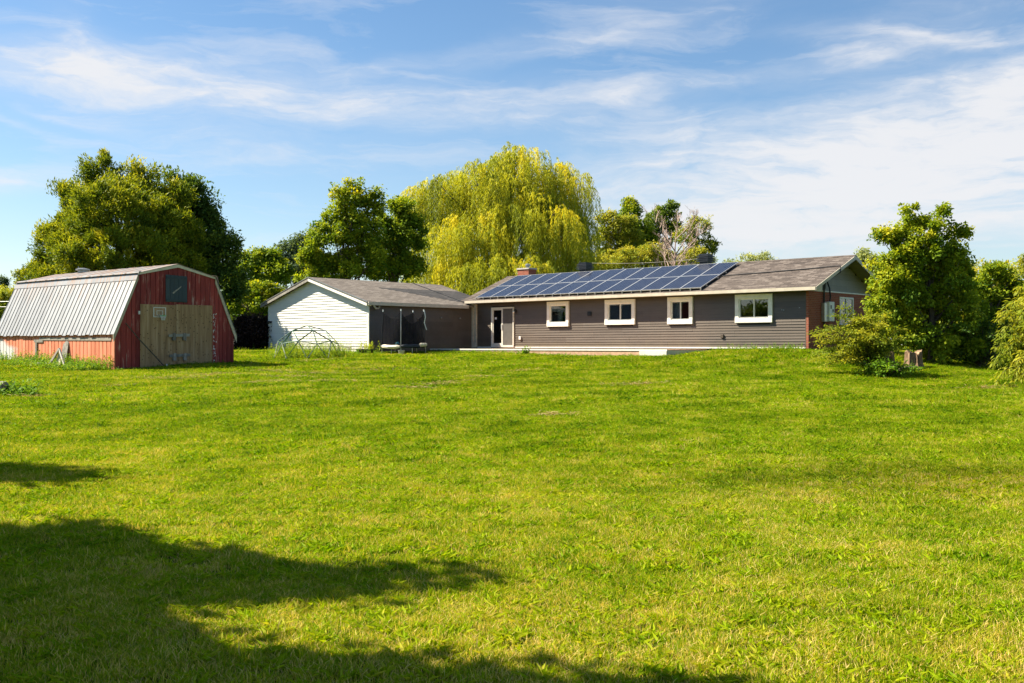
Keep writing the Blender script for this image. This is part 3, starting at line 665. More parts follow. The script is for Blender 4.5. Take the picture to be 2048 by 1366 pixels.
# roof: ribbed sheets
def sheet(x0, x1, ya, za, yb, zb, parent, rh=.02):
    """one sheet from eave (ya,za) to top (yb,zb); rib along one edge"""
    d = Vector((0, yb-ya, zb-za)); n = Vector((0, -(zb-za), (yb-ya))).normalized()
    if n.z < 0: n = -n
    mb = MB(); w_ = x1-x0
    a = Vector((x0, ya, za)); p = [(0, 0), (.05*w_, .0), (.065*w_, rh), (.095*w_, rh), (.11*w_, 0), (w_, 0)]
    poly = [a+Vector((u, 0, 0))+n*(h+.008) for u, h in p]+[a+Vector((w_, 0, 0)), a]
    mb.prism(poly, d); return mb.build('metal_sheet', 'barn_metal', parent)
lows = []
rl = empty('lower_roof', (0, 0, 0), 0, barn); ru_ = empty('upper_roof', (0, 0, 0), 0, barn)
sl_ = (ZB-HE)/XB; eo = .10
nS = 33; xs_ = [-BL_-.10+(BL_+.17)*i/nS for i in range(nS+1)]
for i in range(nS):
    xa, xb = xs_[i], xs_[i+1]; j = random.uniform(-.02, .02)
    for side_ in (0, 1):
        f_ = (lambda v: v) if side_ == 0 else (lambda v: BW-v)
        sheet(xa, xb, f_(-eo+j*.3), HE-eo*sl_+.05+j, f_(XB+.015), ZB+.05, rl)
    if i % 3 == 0:
        x3 = xs_[min(i+3, nS)]
        for side_ in (0, 1):
            f_ = (lambda v: v) if side_ == 0 else (lambda v: BW-v)
            sheet(xa, x3, f_(XB-.10), ZB+.045-.02, f_(BW/2), HR+.06, ru_, .012)
for side_ in (0, 1):
    f_ = (lambda v: v) if side_ == 0 else (lambda v: BW-v)
    for k in range(3):
        xa = xs_[0]+(xs_[-1]-xs_[0])*k/3; xb = xs_[0]+(xs_[-1]-xs_[0])*(k+1)/3+.04
        MB().prism([(xa, f_(XB-.13), ZB-.22+.003*k), (xa, f_(XB-.02), ZB+.085+.003*k), (xa, f_(XB+.10), ZB+.11+.003*k), (xa, f_(XB+.0), ZB+.04+.003*k)], (xb-xa, 0, 0)).build('flashing', 'barn_metal', ru_)
    # cream rake trims on the gable
    for (a, b, za, zb, nm) in ((-eo, XB, HE-eo*sl_, ZB, 0), (XB-.0, BW/2, ZB, HR, 1)):
        th_ = .12 if nm == 0 else .07
        MB().prism([(.012, f_(a), za+.045), (.012, f_(b), zb+.045), (.012, f_(b)+(0 if nm else 0), zb-th_*(1.6 if nm == 0 else 1)), (.012, f_(a), za+.045-th_*(2.2 if nm == 0 else 1))], (.035, 0, 0)).build('rake_trim', 'trim_cream', barn)
rv = MB().tube([(-6.75, 2.40, 3.80), (-6.75, 2.40, 4.02)], .20, 10).tube([(-6.75, 2.40, 4.02), (-6.75, 2.40, 4.06), (-6.75, 2.40, 4.11)], [.29, .29, .12], 10).build('roof_vent', 'grey_metal', barn)
MB().tube([(-6.99, 2.34, 4.05), (-6.98, 2.33, 4.18)], .02, 5).build('vent_pin', 'grey_metal', rv)
# board under the eave and the post below it
MB().obox((-5.45, -.05, 1.135), (5.25, 0, -.03), (0, .045, 0), (0, .0, .105)).build('eave_board', 'weathered_wood', barn)
MB().box(-5.85, -5.15, -.06, -.002, 1.05, 1.16).build('eave_block', 'weathered_wood', barn)
MB().obox((-5.75, -.07, -.3), (.13, 0, 0), (0, .065, 0), (.02, 0, 1.36)).build('side_post', 'weathered_wood', barn)
# doors
def pdoor(y0, y1, z0, z1, xo):
    e = empty('barn_door', (0, 0, 0), 0, barn)
    n = 2; 
    for k in range(n):
        ya = y0+(y1-y0)*k/n; yb = y0+(y1-y0)*(k+1)/n
        MB().box(xo+.001*k, xo+.018+.001*k, ya+.002, yb-.002, z0, z1).build('plywood_sheet', 'plywood', e)
    return e
d1 = pdoor(.94, 2.38, -.10, 2.42, .016); d2 = pdoor(2.385, 3.94, -.10, 2.45, .03)
def latch(yc, z):
    e = empty('door_latch', (0, 0, 0), 0, barn)
    MB().obox((.075, yc-.42, z), (.04, 0, 0), (0, .86, .03), (0, 0, .10)).build('bar', 'weathered_wood', e)
    for dy in (-.22, .22): MB().box(.05, .15, yc+dy-.06, yc+dy+.06, z-.12, z+.02).box(.116, .15, yc+dy-.05, yc+dy+.05, z+.02, z+.15).build('bracket', 'weathered_wood', e)
latch(2.47, 1.24); latch(2.49, .50)
ld = empty('loft_door', (0, 0, 0), 0, barn)
for k in range(5): MB().box(.016, .040+.003*(k % 2), 1.96+k*.178, 1.96+k*.178+.172, 2.53, 3.53-.006*k).build('board', 'loft_paint', ld)
MB().box(.045, .062, 1.97, 2.84, 2.56, 2.64).build('batten', 'loft_paint', ld); MB().box(.045, .062, 1.97, 2.84, 3.38, 3.46).build('batten', 'loft_paint', ld)
MB().prism([(.046, 2.22, 2.86), (.046, 2.28, 2.84), (.046, 2.40, 2.94), (.046, 2.58, 3.08), (.046, 2.60, 3.14), (.046, 2.44, 3.02), (.046, 2.34, 2.96)], (.004, 0, 0)).build('scrape_mark', 'weathered_wood', ld)
MB().box(.016, .05, .86, .93, 2.05, 2.17).build('hinge', 'grey_metal', barn)
# flaked white paint beside the door: small chips
ch_ = MB(); 
for k in range(55):
    yy = 3.99+random.random()**2*.13; zz = random.uniform(.25, 2.15); s_ = random.uniform(.008, .03)
    ch_.prism([(.0155, yy, zz), (.0155, yy+s_, zz+s_*.3), (.0155, yy+s_*.8, zz+s_*2.2), (.0155, yy-s_*.1, zz+s_*1.6)], (.002, 0, 0))
o = ch_.build('paint_flakes', 'white_plastic', fwall); o['kind'] = 'stuff'
# leaning pole, hoop
lpole = empty('leaning_pole', BO+bxv*.10+byv*1.75, TB-math.pi/2); tag(lpole, 'thin wooden prop pole leaning across the left plywood barn door', 'pole')
MB().tube([(.28, .02, .10), (.18, -.45, .62), (.07, -1.0, 1.22), (.02, -1.43, 1.73)], [.022, .022, .02, .018], 6).build('shaft', 'bark', lpole)
MB().tube([(.28, .02, .26), (.30, .06, .10), (.32, .11, -.06)], [.03, .05, .07], 6).build('foot', 'grey_metal', lpole)
hoop = empty('basketball_hoop', BO+bxv*.05+byv*1.69+Vector((0, 0, 2.14)), TB-math.pi/2); tag(hoop, 'small basketball hoop with white outlined clear backboard on plywood door', 'hoop')
MB().box(.0, .012, -.23, .23, -.16, .16).build('backboard', 'clear_board', hoop)
b_ = MB(); 
for (ya, yb, za, zb) in ((-.25, .25, .158, .18), (-.25, .25, -.18, -.158), (-.25, -.228, -.158, .158), (.228, .25, -.158, .158), (-.12, .12, .05, .062), (-.12, -.108, -.10, .05), (.108, .12, -.10, .05), (-.12, .12, -.112, -.10)): b_.box(.013, .028, ya, yb, za, zb)
b_.build('backboard_border', 'white_plastic', hoop)
ring = [(.15+.11*math.cos(a), .06+.11*math.sin(a), -.125) for a in np.linspace(0, 2*math.pi, 17)]
MB().tube(ring, .009, 6, False).build('rim', 'green_rim', hoop)
nm_ = MB()
for k in range(8):
    a = k*math.pi/4; b2 = a+math.pi/4
    for (aa, bb) in ((a, b2), (b2, a)):
        nm_.tube([(.15+.11*math.cos(aa), .06+.11*math.sin(aa), -.13), (.15+.075*math.cos(bb), .06+.075*math.sin(bb), -.21), (.15+.06*math.cos(aa), .06+.06*math.sin(aa), -.29)], .0055, 4)
nm_.build('net', 'white_plastic', hoop)
def B2W(x, y, z=0): return BO+bxv*x+byv*y+Vector((0, 0, z))
# junk against the side wall
def lone(name, mb, mat, loc, rz, label, cat, group=None):
    o = mb.build(name, mat); o.location = loc; o.rotation_euler = (0, 0, rz); return tag(o, label, cat, group)
bp = B2W(-3.4, -.55); bp.z = hz(bp.x, bp.y)
lone('leaning_board', MB().prism([(-.18, .35, .0), (.22, .35, .0), (.22, .50, .92), (.05, .52, 1.0), (-.18, .50, .86)], (0, .03, 0)), 'weathered_wood', bp, TB-math.pi/2, 'grey weathered board with angled top standing against the orange barn wall', 'board')
fp = B2W(-2.75, -.65); fp.z = hz(fp.x, fp.y)
fe = empty('sawhorse', fp, TB-math.pi/2); tag(fe, 'broken pale A-shaped wooden frame lying in weeds by the barn', 'wooden frame')
MB().obox((-1.0, 0, -.05), (.95, 0, .78), (.05, 0, -.07), (0, .06, 0)).build('rail', 'weathered_wood', fe)
MB().obox((-.06, .01, .70), (.48, 0, -.74), (.06, 0, .05), (0, .05, 0)).build('rail', 'deck_white', fe)
MB().prism([(-.50, .07, -.1), (.02, .07, -.1), (-.02, .07, .50), (-.14, .07, .56)], (0, .02, 0)).build('panel', 'pad_cream', fe)
pp = B2W(-3.9, -.5); pp.z = hz(pp.x, pp.y)
pal = empty('wooden_pallet', pp, TB-math.pi/2); tag(pal, 'low grey pallet half hidden in weeds under the leaning board', 'pallet')
for k in range(4): MB().box(-.6, .75, -.25+.17*k, -.13+.17*k, .12, .15).build('slat', 'weathered_wood', pal)
for k in range(3): MB().box(-.55+.55*k, -.47+.55*k, -.25, .38, -.1, .118).build('bearer', 'weathered_wood', pal)

# ------------------------------------------------------------------ yard things
# geodesic climbing dome
import bmesh
bm = bmesh.new(); bmesh.ops.create_icosphere(bm, subdivisions=2, radius=1.0)
DX, DY = at(615, 0, 43.0).x, 43.0; dome = empty('climbing_dome', (DX, DY, hz(DX, DY)), R(11)); tag(dome, 'geodesic metal climbing dome standing in weeds before white garage wall', 'climbing frame')
k = 0
for e in bm.edges:
    a, b = e.verts[0].co.copy(), e.verts[1].co.copy()
    if min(a.z, b.z) < -.05 or max(a.z, b.z) < .1: continue
    a *= 1.42; b *= 1.42; a.z *= .97; b.z *= .97
    lowbar = min(a.z, b.z) < .2
    MB().tube([a, b], .017, 6).build('bar', 'dome_grey' if (lowbar and k % 3) or k % 7 == 0 else 'dome_green', dome); k += 1
bm.free()
# trampoline
TX, TY = at(808, 0, 46.0).x, 46.0; tz = hz(TX, TY); tr = empty('trampoline', (TX, TY, tz), 0); tag(tr, 'small trampoline with sagging black net and torn cream padding', 'trampoline')
rad = .98; FH = .36
ringp = [(rad*math.cos(a), rad*math.sin(a), FH) for a in np.linspace(0, 2*math.pi, 33)]
MB().tube(ringp, .022, 6, False).build('frame', 'grey_metal', tr)
mm = MB(); mm.v = [Vector((rad*.9*math.cos(a), rad*.9*math.sin(a), FH-.01)) for a in np.linspace(0, 2*math.pi, 25)[:-1]]; mm.f = [tuple(range(24))]; mm.build('mat', 'pad_navy', tr)
def pad(a0, a1, mat, dz=0, rr=rad):
    p = [Vector((rr*math.cos(R(a)), rr*math.sin(R(a)), FH+.02+dz+.012*math.sin(a*.7))) for a in np.linspace(a0, a1, 9)]
    MB().tube(p, [.06, .085, .09, .08, .09, .085, .09, .085, .05], 7).build('pad', mat, tr)
pad(-158, -95, 'pad_cream', -.02); pad(-92, -40, 'pad_navy', .0); pad(-38, -2, 'pad_cream', .06); pad(2, 120, 'pad_navy'); pad(122, 195, 'pad_navy')
legs = [(-170, .0), (-118, .0), (-62, 0), (-5, 0), (60, 0), (120, 0)]
for a, _ in legs:
    p = Vector((rad*math.cos(R(a)), rad*math.sin(R(a)), 0)); MB().tube([p+Vector((0, 0, -.15)), p+Vector((0, 0, FH))], .02, 6).build('leg', 'grey_metal', tr)
PA = [-172, -92, -14, 70]; tops = []
for i, a in enumerate(PA):
    p = Vector((rad*math.cos(R(a)), rad*math.sin(R(a)), 0)); tp = p*.95+Vector((0, 0, 1.93))
    MB().tube([p+Vector((0, 0, .05)), p*1.0+Vector((0, 0, 1.0)), tp], [.02, .019, .017], 6).build('pole', 'grey_metal' if i == 1 else 'black_plastic', tr)
    MB().tube([tp, tp+Vector((0, 0, .09))], [.03, .02], 6).build('pole_cap', 'white_plastic', tr); tops.append(tp)
MB().tube([tops[2]+Vector((.03, -.02, .05)), tops[2]+Vector((.08, -.03, -.25)), tops[2]+Vector((.03, -.03, -.5)), tops[2]+Vector((.13, -.03, -.82))], .018, 5).build('torn_sleeve', 'white_plastic', tr)
for i in range(4):
    a0, a1 = PA[i], PA[(i+1) % 4]+(360 if PA[(i+1) % 4] < PA[i] else 0)
    if i == 3: a1 = PA[0]+360
    nb_, nh = 14, 10; mb = MB()
    for j in range(nh+1):
        for q in range(nb_+1):
            s_ = q/nb_; a = R(a0+(a1-a0)*s_); sag = .52*math.sin(math.pi*s_)**.8 if i in (1,) else .30*math.sin(math.pi*s_)
            ztop = 1.9-sag; zz = FH+.02+(ztop-FH-.02)*j/nh
            inw = 1-.28*math.sin(math.pi*s_)*(j/nh)-.03*math.sin(q*2.1+j)
            mb.v.append(Vector((rad*.96*inw*math.cos(a), rad*.96*inw*math.sin(a), zz)))
    for j in range(nh):
        for q in range(nb_): b0 = j*(nb_+1)+q; mb.f.append((b0, b0+1, b0+nb_+2, b0+nb_+1))
    mb.build('net_panel', 'net', tr, True)
bl = MB().ball((0, 0, 0), .11, 14, 10); bo = bl.build('ball', 'ball_blue', None, True); bo.location = (TX-.22, TY-.62, tz+FH+.10); tag(bo, 'blue and teal ball lying on the trampoline edge', 'ball')
def bucket(px, Y, r, h_, mat, label, cat, name):
    x = (px-1024)/2050*Y; o = MB().tube([(0, 0, -.05), (0, 0, h_)], [r*.82, r], 12).tube([(0, 0, h_-.03), (0, 0, h_+.01)], [r*1.06, r*1.06], 12).build(name, mat); o.location = (x, Y, hz(x, Y)); tag(o, label, cat); return o
bucket(803, 44.6, .14, .24, 'grey_metal', 'small grey bucket on the grass under the trampoline', 'bucket', 'bucket')
# planter tub
px_, py_ = at(735, 0, 46.6).x, 46.6; pz_ = hz(px_, py_)
tub = empty('planter_tub', (px_, py_, pz_)); tag(tub, 'low black planter tub at the white garage corner', 'planter')
MB().tube([(0, 0, -.05), (0, 0, .22)], [.42, .50], 16).tube([(0, 0, .20), (0, 0, .24)], [.53, .53], 16).build('tub', 'black_plastic', tub)
MB().tube([(0, 0, .23), (0, 0, .245)], [.47, .47], 16).build('soil', 'bark', tub)
gp_ = H2W(-19.8, -G-.25); gp_.z = hz(gp_.x, gp_.y)
lone('garden_plank', MB().obox((-.5, 0, .30), (1.0, 0, -.06), (0, .04, 0), (0, 0, .09)).box(-.42, -.36, .005, .035, -.1, .29).box(.34, .40, .005, .035, -.1, .25), 'weathered_wood', gp_, HROT, 'weathered plank bench edge low against the white garage wall', 'plank')
# stumps
def stump(px, py, Y, r, h_, label, seed):
    rg = random.Random(seed); x = (px-1024)/2050*Y; e = empty('tree_stump', (x, Y, hz(x, Y))); tag(e, label, 'stump')
    n = 30; mb = MB(); prof = [(1.45, -.15), (1.22, .06), (1.04, .3), (.98, .7), (.95, 1.0)]
    ang = [1+.20*rg.uniform(-1, .6)+.10*math.sin(3*2*math.pi*k/n+seed) for k in range(n)]
    for (rr, hh) in prof:
        for k_ in range(n):
            a = 2*math.pi*k_/n; q = r*rr*ang[k_]; top = h_*hh+(.05*math.sin(a*2+seed)+rg.uniform(-.07, .05) if hh > .9 else 0)
            mb.v.append(Vector((q*math.cos(a), q*math.sin(a), top)))
    for j in range(len(prof)-1):
        for k_ in range(n): q = (k_+1) % n; mb.f.append((j*n+k_, j*n+q, (j+1)*n+q, (j+1)*n+k_))
    mb.build('trunk', 'stump_wood', e)
    b0 = (len(prof)-1)*n; tb = MB(); tb.v = [mb.v[b0+k_].copy()+Vector((0, 0, .003)) for k_ in range(n)]+[Vector((0, 0, h_*.97))]; tb.f = [(k_, (k_+1) % n, n) for k_ in range(n)]
    tb.build('cut_face', 'stump_top', e)
stump(1764, 735, 33.6, .34, .62, 'broad split stump half hidden behind the arching shrub', 3)
stump(1826, 727, 34.2, .27, .52, 'pale reddish stump standing free at the foot of the right tree', 8)
sx_, sy_ = ground_hit(-8, 792); st = empty('log_pile', (sx_, sy_, hz(sx_, sy_))); tag(st, 'grey sawn log lying at the left edge of the lawn', 'log')
MB().tube([(-.5, .1, .22), (.24, -.02, .20)], [.17, .16], 10).build('log', 'weathered_wood', st); MB().tube([(.241, -.02, .20), (.247, -.02, .20)], [.15, .15], 10).build('cut_face', 'stump_top', st)

# ------------------------------------------------------------------ foliage
def unit(a): return a/np.maximum(np.linalg.norm(a, axis=1, keepdims=True), 1e-9)
def rdir(n): return unit(RNG.normal(size=(n, 3)))
def leaf_mesh(name, P, Dr, N, Ln, W, tint, mat):
    n = len(P); Dr = unit(Dr); S = unit(np.cross(Dr, N)); N = unit(np.cross(S, Dr))
    Ln = np.broadcast_to(np.asarray(Ln, float), (n,))[:, None]; W = np.broadcast_to(np.asarray(W, float), (n,))[:, None]
    mid = P+Dr*Ln*.42+N*W*.10
    V = np.empty((n, 4, 3), np.float32); V[:, 0] = P; V[:, 1] = mid+S*W*.5; V[:, 2] = P+Dr*Ln-N*Ln*.08; V[:, 3] = mid-S*W*.5
    me = bpy.data.meshes.new(name); me.vertices.add(4*n); me.vertices.foreach_set('co', V.reshape(-1))
    me.loops.add(4*n); me.loops.foreach_set('vertex_index', np.arange(4*n, dtype=np.int32))
    me.polygons.add(n); me.polygons.foreach_set('loop_start', np.arange(0, 4*n, 4, dtype=np.int32))
    at_ = me.attributes.new('tint', 'FLOAT', 'POINT'); at_.data.foreach_set('value', np.repeat(np.clip(tint, 0, 1), 4).astype(np.float32))
    me.update(); me.materials.append(MATS[mat]); return me
def sample_lobes(lobes, n, rmin=.55, keep=.62):
    """clump centres near the outside of a union of ellipsoids"""
    lb = np.array(lobes, float); ex = []
    for l in lb:
        for _ in range(6):
            d = rdir(1)[0]; d[2] = abs(d[2])*1.0-.15; f_ = RNG.uniform(.22, .42); ex.append(np.concatenate([l[:3]+d*l[3:]*RNG.uniform(.78, .98), l[3:]*f_]))
    lb[:, 3:] *= .92; lb = np.concatenate([lb, np.array(ex)]); wt = (lb[:, 3]*lb[:, 4]+lb[:, 4]*lb[:, 5]+lb[:, 3]*lb[:, 5]); wt /= wt.sum()
    out = []; nor = []
    while len(out) < n:
        k = RNG.choice(len(lb), p=wt); d = rdir(1)[0]
        if d[2] < -.55: continue
        r = rmin+(1-rmin)*RNG.random()**.6; p = lb[k, :3]+d*lb[k, 3:]*r
        q = np.linalg.norm((p-lb[:, :3])/lb[:, 3:], axis=1); q[k] = 9
        if q.min() < keep: continue
        out.append(p); nor.append(d)
    return np.array(out), np.array(nor)
def limbs(base, top, centers, n, r0, mat, parent, name='trunk', lean=(0, 0)):
    """tapered trunk with limbs reaching into the crown (local coordinates)"""
    mb = MB(); base = Vector(base); top = Vector(top); pts = []
    for i in range(7):
        s_ = i/6; p = base.lerp(top, s_)+Vector((math.sin(s_*5+r0*9), math.cos(s_*4+r0*5), 0))*r0*.9*s_*(1-s_)*3; pts.append(p)
    mb.tube(pts, [r0*(1.35 if i == 0 else 1-.82*i/6) for i in range(7)], 8)
    idx = RNG.choice(len(centers), min(n, len(centers)), replace=False)
    for k in idx:
        c = Vector(centers[k]); hgt = base.z+(c.z-base.z)*random.uniform(.35, .72); s_ = min(.95, max(.12, (hgt-base.z)/max(.1, top.z-base.z)))
        i = min(5, int(s_*6)); a = pts[i].lerp(pts[i+1], s_*6-i); rr = r0*(1-.82*s_)*.55
        mid = a.lerp(c, .5)+Vector((random.uniform(-.1, .1), random.uniform(-.1, .1), .12))*(c-a).length*.5
        mb.tube([a, a.lerp(mid, .5)+Vector((0, 0, .02)), mid, c], [rr, rr*.75, rr*.5, max(.008, rr*.15)], 5)
    o = mb.build(name, mat, parent, True); return o
def clump_leaves(cen, nor, per, cr, flat=.75, out=.6, upb=.2, droop=.2, tb=.42, tv=.17, topg=.12):
    n = len(cen); P = np.repeat(cen, per, 0); O = np.repeat(nor, per, 0); m_ = n*per
    crs = np.repeat(cr*RNG.uniform(.5, 1.5, n), per)[:, None]
    off = rdir(m_)*(RNG.random((m_, 1))**.5)*crs; off[:, 2] *= flat
    D = rdir(m_)*.8+O*out+np.array([0, 0, upb-droop]); N = rdir(m_)*.7+O*.5+np.array([0, 0, .8])
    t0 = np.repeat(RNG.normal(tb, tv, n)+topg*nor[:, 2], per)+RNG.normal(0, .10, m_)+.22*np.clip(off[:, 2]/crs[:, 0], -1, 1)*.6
    return P+off, D, N, t0
def tree(name, label, cat, base, lobes, n, per, cr, leaf, mat, bark='bark', r0=.2, nl=14, rmin=.5, keep=.6, group=None, trunk_top=None, **kw):
    """base: world xyz. lobes in world coordinates"""
    bx_, by_, bz_ = base; e = empty(name, base); tag(e, label, cat, group)
    lb = [(l[0]-bx_, l[1]-by_, l[2]-bz_)+tuple(l[3:]) for l in lobes]
    cen, nor = sample_lobes(lb, n, rmin, keep)
    P, D, N, tt = clump_leaves(cen, nor, per, cr, **kw)
    ln = leaf[0]*RNG.uniform(.65, 1.25, len(P))
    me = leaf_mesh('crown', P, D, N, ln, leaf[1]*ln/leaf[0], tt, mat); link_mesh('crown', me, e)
    top = trunk_top if trunk_top else (np.mean([l[0] for l in lb]), np.mean([l[1] for l in lb]), max(l[2] for l in lb))
    limbs((0, 0, -.2), top, cen, nl, r0, bark, e)
    return e, cen, nor
def lob(Y, lst, dy=.85):
    out = []
    for (px, py, rx, ry, *q) in lst:
        p = at(px, py, Y+(q[0] if q else 0)); s_ = Y/2050; out.append((p.x, p.y, p.z, rx*s_, rx*s_*dy, ry*s_))
    return out
def gbase(px, Y): x = (px-1024)/2050*Y; return (x, Y, hz(x, Y))

# big cedar behind the barn
tree('cedar_tree', 'huge dense spreading conifer rising behind the red barn', 'tree', gbase(250, 55),
     lob(55, [(250, 480, 135, 125), (208, 390, 46, 56), (190, 350, 20, 28), (212, 328, 17, 22), (158, 462, 50, 66), (125, 515, 44, 66), (285, 405, 46, 52), (325, 430, 46, 52), (138, 400, 18, 20, -.5), (230, 440, 90, 70, -2.5), (180, 500, 80, 70, -2), (330, 480, 70, 80, -1), (95, 560, 40, 50), (250, 560, 150, 80), (212, 316, 12, 20), (180, 335, 12, 22), (240, 345, 12, 18), (268, 352, 12, 20), (305, 345, 14, 20), (120, 385, 16, 14), (360, 395, 20, 20), (240, 520, 110, 60, -3)]),
     900, 165, .46, (.21, .065), 'leaf_cedar', r0=.36, nl=30, trunk_top=(-.6, 0, 8.0), rmin=.45, keep=.66, flat=1.0, out=.7, upb=.5, droop=0, tb=.42, tv=.18, topg=.12)
tree('broadleaf_tree', 'dark rounded broadleaf tree right of the conifer behind the barn', 'tree', gbase(420, 57.5),
     lob(57.5, [(375, 420, 42, 55), (395, 470, 55, 70), (430, 510, 42, 55), (455, 500, 24, 34), (440, 570, 45, 60), (380, 560, 60, 60), (350, 380, 30, 36)]),
     260, 150, .66, (.20, .11), 'leaf_dark', r0=.28, nl=20, tb=.42, tv=.2)
# maple pair left of the willow
tree('maple_tree', 'tall green maple with loose crown behind the garage roof', 'tree', gbase(690, 64),
     lob(64, [(695, 400, 34, 38), (690, 440, 46, 40), (665, 475, 48, 34), (725, 470, 40, 40), (640, 525, 38, 34), (690, 535, 55, 34), (745, 425, 20, 34), (752, 390, 10, 12), (740, 520, 40, 40), (650, 560, 50, 28)]),
     340, 100, .46, (.19, .115), 'leaf_maple', r0=.2, nl=26, trunk_top=(0, 0, 9.0), tb=.50, tv=.16, rmin=.25, flat=.85)
tree('maple_tree', 'narrower darker maple against the left side of the willow', 'tree', gbase(790, 66),
     lob(66, [(797, 418, 24, 26), (790, 455, 38, 34), (815, 480, 44, 40), (780, 500, 40, 36), (800, 535, 48, 36), (770, 550, 34, 26)]),
     240, 100, .46, (.19, .115), 'leaf_maple', r0=.2, nl=22, trunk_top=(0, 0, 8.0), tb=.40, tv=.16, rmin=.25, flat=.85)
# willow
def willow(name, label, Y, base_px, lobs, nstr, mat, seed_t=.5, lmin=2.2, lmax=6.0, per=46, leaf=(.26, .045), zstop=2.0):
    base = gbase(base_px, Y); e = empty(name, base); tag(e, label, 'tree')
    lb = [(l[0]-base[0], l[1]-base[1], l[2]-base[2])+tuple(l[3:]) for l in lob(Y, lobs)]
    cen, nor = sample_lobes(lb, nstr, .45, .55)
    ng = max(1, nstr//12); gi = RNG.integers(0, ng, nstr)          # strands gather in curtains
    gt = RNG.normal(seed_t, .22, ng)
    # assign curtain by nearest group seed
    seeds = cen[RNG.choice(nstr, ng, replace=False)]
    gi = np.array([np.argmin(((seeds-c)**2).sum(1)) for c in cen])
    pull = .26; cen = cen*(1-pull)+seeds[gi]*pull
    ln = RNG.uniform(lmin, lmax, nstr)*np.where(RNG.random(nstr) < .3, .6, 1); ln = np.minimum(ln, np.maximum(.8, cen[:, 2]-zstop*RNG.uniform(.2, 1.2, nstr)))
    s_ = np.tile((np.arange(per)+.5)/per, nstr); i = np.repeat(np.arange(nstr), per); m_ = len(i)
    outd = nor.copy(); outd[:, 2] = 0; outd = unit(outd+RNG.normal(0, .25, outd.shape)*np.array([1, 1, 0]))
    reach = RNG.uniform(.3, .9, nstr)
    S = s_[:, None]; L_ = ln[i][:, None]
    P = cen[i]+outd[i]*(reach[i][:, None]*(1-np.exp(-3*S)))+np.array([0, 0, 1.0])*(.55*np.sin(np.minimum(S*7, math.pi))*.5-L_*S**1.15)
    P[:, :2] += .05*np.sin(S*9+i[:, None]*1.7)+RNG.normal(0, .05, (m_, 2))
    D = np.array([0, 0, -1.0])+rdir(m_)*.55+outd[i]*.15; N = rdir(m_)+outd[i]*.8
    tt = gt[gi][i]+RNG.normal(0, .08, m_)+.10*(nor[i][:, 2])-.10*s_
    lv = leaf[0]*RNG.uniform(.7, 1.2, m_)
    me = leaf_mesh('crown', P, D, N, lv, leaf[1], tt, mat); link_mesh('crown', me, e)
    limbs((0, 0, -.2), (0, 0, max(l[2] for l in lb)), cen, 46, .45, 'bark', e); return e
willow('willow_tree', 'huge yellow-green weeping willow rising behind the house', 76, 1010,
       [(1050, 350, 95, 68), (1000, 400, 130, 80), (1110, 400, 74, 90), (895, 385, 86, 46), (850, 425, 62, 58), (835, 400, 34, 36), (945, 365, 66, 40), (1030, 305, 36, 24), (960, 470, 80, 55, -4), (1060, 450, 100, 80, -3), (880, 500, 66, 45, -5), (1000, 540, 75, 36, -7), (920, 545, 70, 36, -6), (1135, 460, 50, 80), (1130, 520, 60, 40, -3), (1060, 550, 80, 34, -4), (850, 555, 45, 28, -4), (1155, 520, 34, 50, -2), (1150, 560, 40, 26, -3)], 4900, 'leaf_willow', .58, 2.0, 5.4, 46)
willow('willow_tree', 'low drooping willow bough hanging just behind the chimney', 69, 1075, [(1072, 540, 18, 16), (1060, 560, 24, 16)], 90, 'leaf_willow', .6, .8, 1.8, 30)

# group right of the willow, over the roof
BG = 'loose trees beyond the roof'
tree('birch_tree', 'light green birch with white stems just right of the willow', 'tree', gbase(1228, 84), lob(84, [(1235, 455, 40, 34), (1215, 490, 32, 44), (1255, 490, 36, 40), (1240, 530, 50, 30)]), 260, 56, .46, (.20, .12), 'leaf_birch', 'bark_pale', r0=.11, nl=14, tb=.5, rmin=.3)
tree('poplar_tree', 'taller bright green poplar top above the birch', 'tree', gbase(1262, 90), lob(90, [(1262, 425, 22, 26), (1255, 455, 34, 30), (1290, 475, 22, 34), (1270, 500, 40, 36)]), 180, 60, .5, (.22, .15), 'leaf_maple', r0=.14, nl=10, tb=.48, rmin=.3)
tree('poplar_tree', 'two-topped dark green poplar left of the bare tree', 'tree', gbase(1315, 92), lob(92, [(1335, 428, 26, 24), (1312, 445, 22, 22), (1330, 465, 32, 30), (1310, 490, 30, 34), (1320, 525, 40, 26)]), 190, 56, .5, (.22, .15), 'leaf_dark', r0=.14, nl=10, tb=.65, rmin=.3)
tree('birch_tree', 'airy pale tree with slanting limbs right of the bare tree', 'tree', gbase(1385, 86), lob(86, [(1398, 455, 22, 26), (1375, 475, 24, 24), (1402, 490, 30, 24), (1420, 495, 14, 18), (1392, 525, 36, 24)]), 170, 50, .42, (.18, .10), 'leaf_birch', 'bark_pale', r0=.10, nl=18, tb=.42, rmin=.2)
tree('small_tree', 'bushy yellow-green undergrowth tree below the poplars', 'tree', gbase(1290, 80), lob(80, [(1215, 535, 40, 24), (1262, 522, 36, 28), (1300, 515, 30, 30), (1345, 530, 36, 22), (1390, 525, 34, 26)]), 330, 46, .44, (.17, .10), 'leaf_birch', r0=.12, nl=16, tb=.55)
